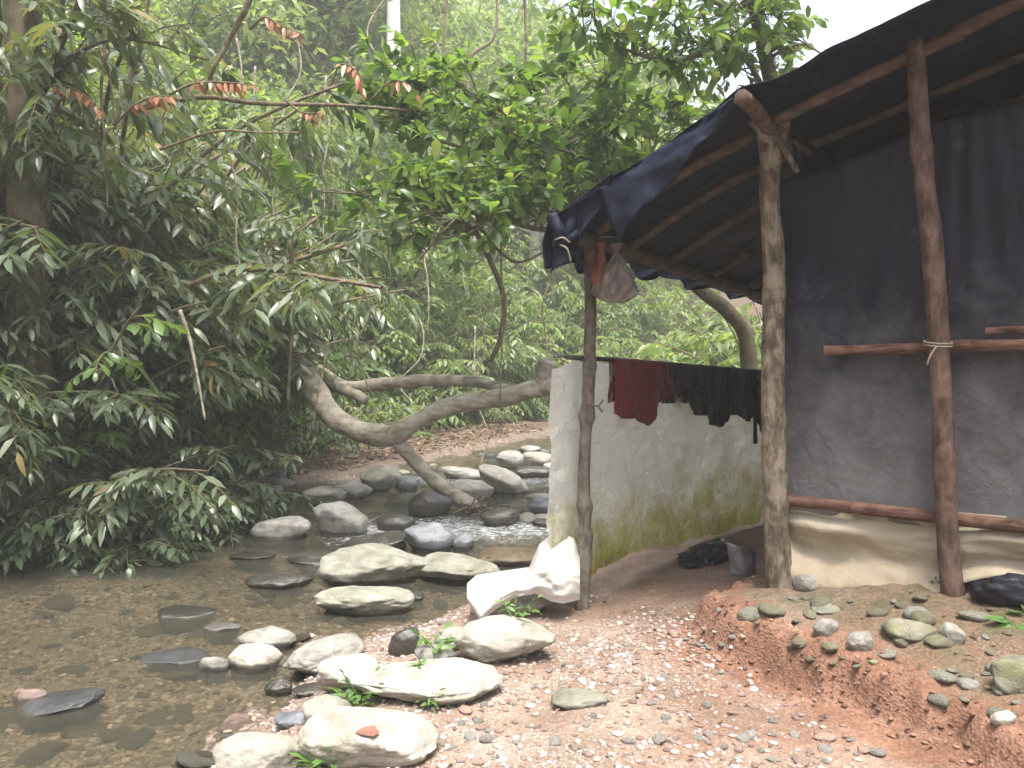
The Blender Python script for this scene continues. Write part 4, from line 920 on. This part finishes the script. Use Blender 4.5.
for k in range(11):
    px = r.uniform(470, 690); d = r.uniform(31, 48); ft_ = ((px-512)/FPX*d, d)
    o = dup(pr[k % 4], (*ft_, th(*ft_)), r.uniform(0, 6.28), r.uniform(1.2, 1.6)*(1 if px < 640 else .8), 'pale hazy forest tree on the far hillside')
pr = [far_tree(320+i, 6.5, 'leaf_mid', 4600, .25, 'bark_dark') for i in range(3)]
mt = []
while len(mt) < 20:
    px = r.uniform(-80, 470); d = r.uniform(13, 26); x = (px-512)/FPX*d
    a = np.array([x]); c = np.array([d])
    if inside(a, c, POLY)[0] or seg_dist(a, c, LBANK)[0] < 4: continue
    mt.append((x, d))
place(pr, mt, 'slender leafy tree on the near wooded slope', 'tree', 'slender trees on the near slope', .8, 1.3, seed=7)

def limb_tree(name, trunk, limbs, leafmat, label, seed, L, Wd, nsub=14, nl=8, shape='ob', whorl=True, bark_='bark_twig', sl=(.35, .8), upb=.25, trunk_n=10):
    b0 = np.array(trunk[0][:3]); root = empty(name, b0, label, 'tree'); r = np.random.RandomState(seed); tm, lm, bm_ = MB(), MB(), MB()
    P = catmull(np.array(trunk), 8); tm.tube(P[:, :3], P[:, 3], trunk_n, .08, seed)
    for lb_ in limbs:
        Q = catmull(np.array(lb_[0]), 6); tm.tube(Q, np.linspace(lb_[1], .008, len(Q)), 7, .08, seed)
        for j in range(int(nsub*lb_[2])):
            f = r.uniform(.15, 1); q = Q[int(f*(len(Q)-1))]; a = r.uniform(0, 6.283); d = nrm(np.array([math.cos(a), math.sin(a), r.uniform(-.25, .8)+upb]))
            l = r.uniform(*sl); e = q+d*l; mid = (q+e)/2+r.normal(size=3)*.05; tm.tube(np.array([q, mid, e]), [.011, .008, .006], 4, cap=False); ti = r.uniform(.2, .75)
            for k in range(3):
                s0 = e if k == 0 else (q+(e-q)*r.uniform(.4, 1)); dd = nrm(d*.5+r.normal(size=3)*.7+UP*.15)
                q_ = r.uniform(.5, 1.2); spray(lm, tm, r, s0, dd, r.uniform(.15, .4), nl-r.randint(3), L*q_, Wd*q_, r.uniform(.1, .8), shape, .005, ti, whorl=whorl and r.rand() < .75, tv=.28, upn=.6)
    tm.build('trunk', M[bark_], root, origin=b0); lm.build('crown', M[leafmat], root, origin=b0); return root
# broad leaved tree leaning from behind the hut over the stream
tb = W(752, 372, 10.5); tb[2] = th(tb[0], tb[1])-.1
limb_tree('tree', [(*tb, .14), (*W(748, 350, 10.4), .11), (*W(728, 312, 10.2), .095), (*W(695, 285, 10), .085), (*W(660, 240, 9.7), .085), (*W(620, 205, 9.4), .06)],
  [([W(690, 284, 10), W(640, 190, 9.4), W(590, 160, 9), W(520, 140, 8.8)], .05, 1.2), ([W(640, 225, 9.5), W(560, 190, 9.2), W(470, 150, 9.2), W(380, 130, 9.3)], .05, 1.9),
   ([W(620, 205, 9.4), W(545, 230, 9), W(470, 205, 8.7), W(400, 200, 8.6), W(330, 190, 8.6)], .04, 1.7), ([W(640, 220, 9.6), W(650, 150, 9.8), W(620, 110, 10), W(570, 95, 10)], .045, 1.3),
   ([W(590, 190, 9.2), W(500, 110, 9.4), W(430, 105, 9.6), W(360, 110, 9.8)], .035, 1.6), ([W(660, 230, 9.7), W(680, 170, 10.2), W(700, 120, 10.4)], .035, .8), ([W(470, 205, 8.7), W(440, 235, 8.4), W(420, 260, 8.2)], .02, .45)],
  'leaf_broad', 'broad leaved tree leaning from behind the hut over the stream', 11, .27, .115, 27, 8, bark_='bark_dark')
# loose tree against the white sky above the roof
tb = np.array([3.6, 9.6, 0]); tb[2] = th(tb[0], tb[1])-.1
limb_tree('tree', [(*tb, .14), (3.4, 9.4, 2.5, .12), (3.0, 9.0, 4.6, .09), (2.5, 8.6, 6.2, .06), (2.2, 8.4, 7.4, .03)],
  [([(3.0, 9, 4.6), W(745, 60, 8.6), W(700, 45, 8.4), W(665, 20, 8.2)], .04, .95), ([(2.9, 8.9, 5), W(770, 60, 8.6), W(800, 45, 8.4), W(822, 55, 8.2)], .03, .35), ([(2.5, 8.6, 6.2), W(740, 10, 8.3), W(690, -5, 8), W(600, -15, 7.8), W(575, 20, 7.7)], .035, .9), ([(2.6, 8.7, 5.8), W(760, 15, 8.4), W(780, -20, 8.2)], .03, .6), ([W(720, 50, 8.5), W(670, 62, 8.4), W(625, 50, 8.3), W(590, 30, 8.2)], .025, .9)],
  'leaf_broad', 'tall loose tree whose leaves stand dark against the sky above the roof', 23, .24, .10, 21, 7, bark_='bark_dark', sl=(.25, .6), upb=0)
# mossy trunk at the left edge
tb = np.array([-4.75, 7.9, 0]); tb[2] = th(tb[0], tb[1])-.2
limb_tree('tree', [(*tb, .24), (-4.72, 7.8, 2.5, .19), (-4.68, 7.7, 4, .17), (-4.66, 7.6, 6, .15), (-4.7, 7.4, 9, .11)],
  [([(-4.68, 7.7, 4.2), (-4.2, 7.5, 4.7), (-3.6, 7.4, 4.9), (-2.8, 7.4, 4.7)], .035, .9), ([(-4.66, 7.6, 5.6), (-3.9, 7.7, 5.9), (-3, 8, 6), (-2, 8.4, 5.8)], .035, .9), ([(-4.7, 7.6, 6.5), (-5.3, 7, 6.7), (-6, 6.6, 6.5)], .03, .7), ([(-4.66, 7.6, 6.6), (-3.5, 7, 7.2), (-2.2, 6.8, 7.4)], .03, 1.0)],
  'leaf_shade', 'mossy dark trunk standing at the left edge of the photo', 31, .2, .075, 12, 7, bark_='bark_dark')
# white trunk far up the slope
tb = np.array([-.15*26, 26., 0]); tb[2] = th(tb[0], tb[1])-.3
root = empty('tree', tb, 'straight chalk white trunk high on the hillside', 'tree'); m = MB(); m.tube(catmull(np.array([tb, tb+[.05, 0, 6], tb+[0, .2, 13], tb+[-.2, 0, 19]]), 6), np.linspace(.27, .17, 19), 12, .05, 2)
for i in range(7):
    a = i*2.4; q = tb+np.array([-.1, 0, 14+i*.7]); m.tube(np.array([q, q+[math.cos(a)*1.2, math.sin(a)*1.2, .9], q+[math.cos(a)*2.4, math.sin(a)*2.4, 1.3]]), [.08, .05, .02], 6)
m.build('trunk', M['bark_white'], root, origin=tb)
m = MB(); rr = np.random.RandomState(3)
for i in range(14):
    a = i*2.4; e = tb+np.array([math.cos(a)*2.2-.1, math.sin(a)*2.2, 14.5+i*.45]); p = e+rr.normal(size=(260, 3))*np.array([.7, .7, .4]); leaf_cloud(m, p, rr.normal(size=(260, 3)), nrm(UP+rr.normal(size=(260, 3))*.5), np.full(260, .3), np.full(260, .12), rr.rand(260), simple=True)
m.build('crown', M['leaf_far'], root, origin=tb)

# twigs with orange young leaflets
def red_twig(pts, n, L, label, seed, d=.0):
    P = catmull(np.array(pts), 8); r = np.random.RandomState(seed); b0 = P[0]; root = empty('red_leaf_branch', b0, label, 'branch'); tm, lm = MB(), MB(); tm.tube(P, np.linspace(.014, .005, len(P)), 5)
    f = np.linspace(.3, 1, n); x = f*(len(P)-1); i = np.minimum(x.astype(int), len(P)-2); pos = P[i]+(P[i+1]-P[i])*(x-i)[:, None]; dr = nrm(P[i+1]-P[i]); sd = nrm(np.cross(dr, UP)); sg = np.where(np.arange(n) % 2, 1, -1)[:, None]
    D = nrm(dr*.45+sd*sg*.6+np.array([0, 0, -.8])+r.normal(size=(n, 3))*.3); N = nrm(np.array([0, -1, .35])+r.normal(size=(n, 3))*.25)
    leaf_cloud(lm, pos, D, N, L*r.uniform(.5, 1.25, n), L*.26*r.uniform(.8, 1.1, n), np.clip(.35+.25*r.normal(size=n), 0, 1), 'lance', .2, .2)
    tm.build('stem', M['bark_twig'], root, origin=b0); lm.build('leaflets', M['leaf_red'], root, origin=b0)
red_twig([W(20, 95, 7.7), W(55, 86, 7.3), W(80, 92, 7.2), W(104, 112, 7.1)], 16, .17, 'twig of orange leaflets beside the mossy left trunk', 1)
red_twig([W(115, 125, 7.4), W(135, 106, 7.2), W(155, 97, 7.2), W(170, 97, 7.2)], 14, .15, 'twig of faded orange leaflets second from the left trunk', 2)
red_twig([W(170, 95, 7.4), W(195, 84, 7.3), W(225, 83, 7.3), W(252, 86, 7.3)], 18, .15, 'brightest orange leaf twig, over the left bank shrubs', 3)
red_twig([W(250, 30, 8.2), W(265, 18, 8.1), W(280, 26, 8.1), W(300, 34, 8)], 12, .16, 'yellowing orange twig high above the left bank', 4)
red_twig([W(330, 90, 9), W(340, 66, 8.9), W(355, 70, 8.8), W(362, 88, 8.8)], 14, .2, 'orange leaf twig left of the white trunk', 5)
red_twig([W(372, 100, 9), W(388, 84, 8.9), W(402, 82, 8.8), W(416, 92, 8.8)], 14, .2, 'orange leaf twig at the foot of the white trunk', 6)
red_twig([W(285, 100, 8.2), W(300, 112, 8.2), W(312, 114, 8.1), W(322, 112, 8.1)], 10, .14, 'small orange twig above the fallen trunk\'s left end', 7)
# bare branches and hanging vines
def vine(name, pts, r0, r1, label, cat, mat='bark_twig'):
    P = catmull(np.array(pts), 8); m = MB(); m.tube(P, np.linspace(r0, r1, len(P)), 6, .12, 3); tag(m.build(name, M[mat], origin=P[0]), label, cat)
vine('bare_branch', [W(130, 112, 8.0), W(200, 98, 8.1), W(260, 104, 8.2), W(345, 106, 8.6), W(420, 112, 9)], .03, .015, 'long level bare branch under the orange leaf twigs', 'branch')
vine('bare_branch', [W(160, 150, 7.6), W(215, 132, 7.6), W(260, 133, 7.7), W(300, 133, 8)], .016, .007, 'thinner bare branch below the long level one', 'branch')
vine('bare_branch', [W(262, -40, 7.5), W(248, 5, 7.5), W(230, 40, 7.6), W(215, 68, 7.6), W(205, 95, 7.7)], .035, .014, 'leaning bare branch crossing the upper left', 'branch')
vine('hanging_vine', [W(103, -30, 7.6), W(106, 40, 7.6), W(102, 90, 7.6), W(106, 150, 7.6), W(108, 210, 7.7)], .016, .01, 'pale straight vine hanging near the left trunk', 'vine')
vine('hanging_vine', [W(98, -30, 7.7), W(99, 40, 7.7), W(110, 75, 7.7), W(116, 130, 7.7)], .012, .008, 'thin vine twisting round the pale straight vine', 'vine')
vine('hanging_vine', [W(440, 210, 9), W(470, 225, 8.9), W(492, 265, 8.8), W(504, 300, 8.8), W(500, 340, 8.8), W(490, 362, 8.8)], .03, .03, 'thick curved vine looping down above the log', 'vine', 'bark_dark')
vine('hanging_vine', [W(501, 240, 8.7), W(502, 330, 8.7), W(500, 400, 8.8)], .012, .008, 'thin dead straight vine beside the thick curved vine', 'vine')
vine('hanging_vine', [W(290, 240, 8.6), W(294, 300, 8.6), W(290, 360, 8.6), W(288, 402, 8.6)], .025, .018, 'dark hanging root in front of the log\'s left end', 'vine', 'bark_dark')
vine('hanging_vine', [W(330, 330, 9.2), W(322, 378, 9.2), W(318, 395, 9.2), W(312, 430, 9.3)], .01, .007, 'thin pale root hanging off the left log limb', 'vine', 'bark_log')
vine('hanging_vine', [W(469, 110, 22), W(470, 60, 22), W(495, 35, 22), W(496, -30, 22)], .06, .04, 'bent pale stem on the hillside right of the white trunk', 'vine')
vine('hanging_vine', [W(448, -20, 18), W(444, 40, 18), W(446, 90, 18)], .04, .03, 'dark liana hanging right of the white trunk', 'vine')
vine('hanging_vine', [W(524, -20, 12), W(526, 40, 12), W(524, 110, 12)], .03, .02, 'straight liana hanging above the broad leaved crown', 'vine')
vine('bare_branch', [W(476, 222, 8.8), W(500, 252, 8.8), W(520, 262, 8.7), W(548, 250, 8.6)], .022, .012, 'bare branch curving up toward the roof corner', 'branch', 'bark_dark')
vine('bare_branch', [W(180, 310, 8), W(190, 340, 8), W(198, 380, 8), W(205, 420, 8)], .022, .012, 'pale dead stick hanging in the left bank shrubs', 'branch', 'bark_log')
r = np.random.RandomState(8)
for i in range(44):
    px = r.uniform(20, 560); y0 = r.uniform(-30, 330); d = r.uniform(8.3, 17); ln = r.uniform(60, 170); q = [W(px+r.normal()*5, y0+ln*k/4, d) for k in range(5)]
    vine('hanging_vine', q, .012*d/9, .006*d/9, 'thin vine strand trailing through the forest wall', 'vine', 'bark_log' if i % 2 else 'bark_twig')
for o in bpy.data.objects:
    if o.get('label') == 'thin vine strand trailing through the forest wall': o['group'] = 'thin trailing vines'
# roots on the left water edge
for k, (px, py) in enumerate([(40, 548), (28, 552), (52, 546)]):
    x, d, z = hit(px, py); q = np.array([x, d, z])
    vine('bare_root', [q+[0, .25, .55], q+[.04*k-.03, .08, .3], q+[.07*k-.06, -.05, .08], q+[.12*k-.12, -.12, -.05]], .012, .008, 'pale bare root dangling into the pool at the left bank', 'root', 'bark_log')
for o in bpy.data.objects:
    if o.get('category') == 'root': o['group'] = 'bare roots at the pool edge'
# weeds on the boulders
def weed(px, py, h, n, label, seed, L=.09, red=False, leaf='leaf_weed', wide=.3):
    x, d, z = hit(px, py); 
    dv = Vector(W(px, py, 1.0)-np.array([0, 0, CZ])).normalized(); best = d
    for ro in ROCKOBJ.values():          # stands on a boulder where one is in the way
        ok, lc, ln, _ = ro.ray_cast(Vector((0, 0, CZ))-ro.location, dv)
        if ok and (lc+ro.location).y < best: x, d, z = lc+ro.location; best = d
    b0 = np.array([x, d, z]); root = empty('weed', b0, label, 'weed'); r = np.random.RandomState(seed); tm, lm = MB(), MB()
    for i in range(n):
        a = r.uniform(0, 6.283); dd = nrm(np.array([math.cos(a)*.6, math.sin(a)*.6, r.uniform(.6, 1.4)])); spray(lm, tm, r, b0+[r.normal()*.02, r.normal()*.02, -.02], dd, h*r.uniform(.6, 1.1), 6, L*r.uniform(.7, 1.2), L*wide, .5, 'lance', .004, .5)
    tm.build('stem', M['leaf_weed'], root, origin=b0); lm.build('leaves', M[leaf], root, origin=b0)
weed(364, 705, .16, 9, 'larger tuft of green weeds on the pale boulders', 1); weed(424, 702, .1, 9, 'low spiky green weed on the broad whitish boulder', 2, .08, wide=.18)
weed(436, 646, .12, 3, 'single broad leaved sprout between the grey stones', 3, .11); weed(516, 618, .19, 4, 'upright green weed in front of the white sack', 4, .08)
weed(410, 668, .06, 3, 'tiny green sprout beside the dark upright stone', 5, .07); weed(324, 770, .12, 5, 'pale leafed plant at the bottom edge by the boulder', 6, .12)
weed(1016, 622, .06, 3, 'broad green leaf plant at the right edge of the clay bank', 7, .09, wide=.5); weed(938, 590, .07, 3, 'small green seedling at the foot of the reddish middle post', 8, .06, wide=.5)
# dead leaf on the boulder
pc, dm = ROCKINFO[(370, 772)]
ro = ROCKOBJ[(370, 772)]; dv = Vector(W(367, 736, 1.0)-np.array([0, 0, CZ])).normalized()
ok, lc, ln, _ = ro.ray_cast(Vector((0, 0, CZ))-ro.location, dv)
c = np.array(lc+ro.location)+[0, 0, .006] if ok else pc+[0, 0, dm[2]]
m = MB(); leaf_cloud(m, np.array([c-[.05, .0, -.006]]), np.array([[1, .1, .03]]), np.array([list(ln) if ok else [0, -.3, 1.]]), np.array([.10]), np.array([.06]), np.array([.35]), 'ob', .1, .2)
tag(m.build('dead_leaf', M['leaf_brown'], origin=c), 'curled reddish brown dead leaf lying on the foreground boulder', 'leaf')
# leaf litter and ground cover
def litter(name, n, pick, mat, L, label, up=0.9):
    r = rng; P = []
    for i in range(n):
        x, y = pick(); P.append((x, y))
    P = np.array(P); z = terrain(P[:, 0], P[:, 1]); P = np.column_stack([P, z+.02]); m = MB(); n = len(P)
    leaf_cloud(m, P, nrm(np.column_stack([r.normal(size=(n, 2)), r.normal(size=n)*.2])), nrm(UP*up+r.normal(size=(n, 3))*.3), L*r.uniform(.5, 1.2, n), L*.4*r.uniform(.7, 1.2, n), r.rand(n), 'lance', .2, .3)
    return tag(m.build(name, M[mat]), label, name.replace('_', ' '), kind='stuff')
def bar_pick():
    while True:
        y = rng.uniform(8.8, 20); bx = np.interp(y, LBANK[:, 1], LBANK[:, 0]); k = rng.uniform(.1, 3.2); return bx-k*.8, y+k*.6
litter('leaf_litter', 4200, bar_pick, 'leaf_dead', .13, 'brown fallen leaves covering the far gravel bar')
litter('ground_leaves', 220, pick_xy(-.6, 2.2, 2.8, 5.6, lambda x, y: not inside(np.array([x]), np.array([y]), POLY)[0]), 'leaf_dead', .045, 'scattered small dead leaves on the dirt bank')
m = MB(); r = np.random.RandomState(15)
for i in range(140):
    x, y = bar_pick(); z = th(x, y); a = r.uniform(0, 3.14); l = r.uniform(.15, .6); q = np.array([x, y, z+.03]); dv = np.array([math.cos(a), math.sin(a)*.5, r.uniform(-.05, .3)])*l; m.tube(np.array([q-dv/2+[0, 0, .05], q, q+dv/2+[0, 0, .04]]), [.008, .009, .005], 4)
tag(m.build('fallen_twigs', M['bark_log']), 'dry fallen twigs strewn over the far gravel bar', 'twigs', kind='stuff')
def slope_pick():
    while True:
        y = rng.uniform(4, 22); bx = np.interp(y, LBANK[:, 1], LBANK[:, 0]); br = np.interp(y, BARY, BARW); k = br+rng.uniform(.2, 7); return bx-k*.8, y+k*.6
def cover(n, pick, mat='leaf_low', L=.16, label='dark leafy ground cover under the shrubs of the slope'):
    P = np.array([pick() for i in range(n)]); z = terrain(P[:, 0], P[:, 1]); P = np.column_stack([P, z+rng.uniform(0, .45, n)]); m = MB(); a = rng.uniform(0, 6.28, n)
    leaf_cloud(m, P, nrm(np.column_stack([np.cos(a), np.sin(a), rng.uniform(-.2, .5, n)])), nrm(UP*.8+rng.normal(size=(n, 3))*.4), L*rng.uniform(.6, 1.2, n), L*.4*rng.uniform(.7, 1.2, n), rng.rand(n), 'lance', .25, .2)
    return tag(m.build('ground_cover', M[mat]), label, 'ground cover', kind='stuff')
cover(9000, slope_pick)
def behind_pick():
    while True:
        d = rng.uniform(11, 40); px = rng.uniform(330, 820); x = (px-512)/FPX*d; a = np.array([x]); c = np.array([d])
        if not inside(a, c, POLY)[0] and seg_dist(a, c, LBANK)[0] > (2.5 if x < 1 else 1) and seg_dist(a, c, RBANK)[0] > .5: return x, d
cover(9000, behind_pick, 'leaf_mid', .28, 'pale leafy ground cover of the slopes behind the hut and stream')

# ------------------------------------------------------------------ air
def haze():
    t = NT('haze'); p = t.n.new('ShaderNodeVolumePrincipled'); p.inputs['Color'].default_value = (.93, .97, .95, 1); p.inputs['Density'].default_value = .003; p.inputs['Anisotropy'].default_value = 0.1
    t.l(p.outputs[0], t.out.inputs['Volume'])
    zt = 75; zb = -4; v = np.array([(x, y, z) for x in (-170, 170) for y in (-70, 240) for z in (zb, zt)], float)
    m = MB(); m.add(v, [[[0, 1, 3, 2], [4, 6, 7, 5], [0, 4, 5, 1], [2, 3, 7, 6], [0, 2, 6, 4], [1, 5, 7, 3]]]); o = m.build('haze', t.m, smooth=False); tag(o, kind='stuff')
haze()
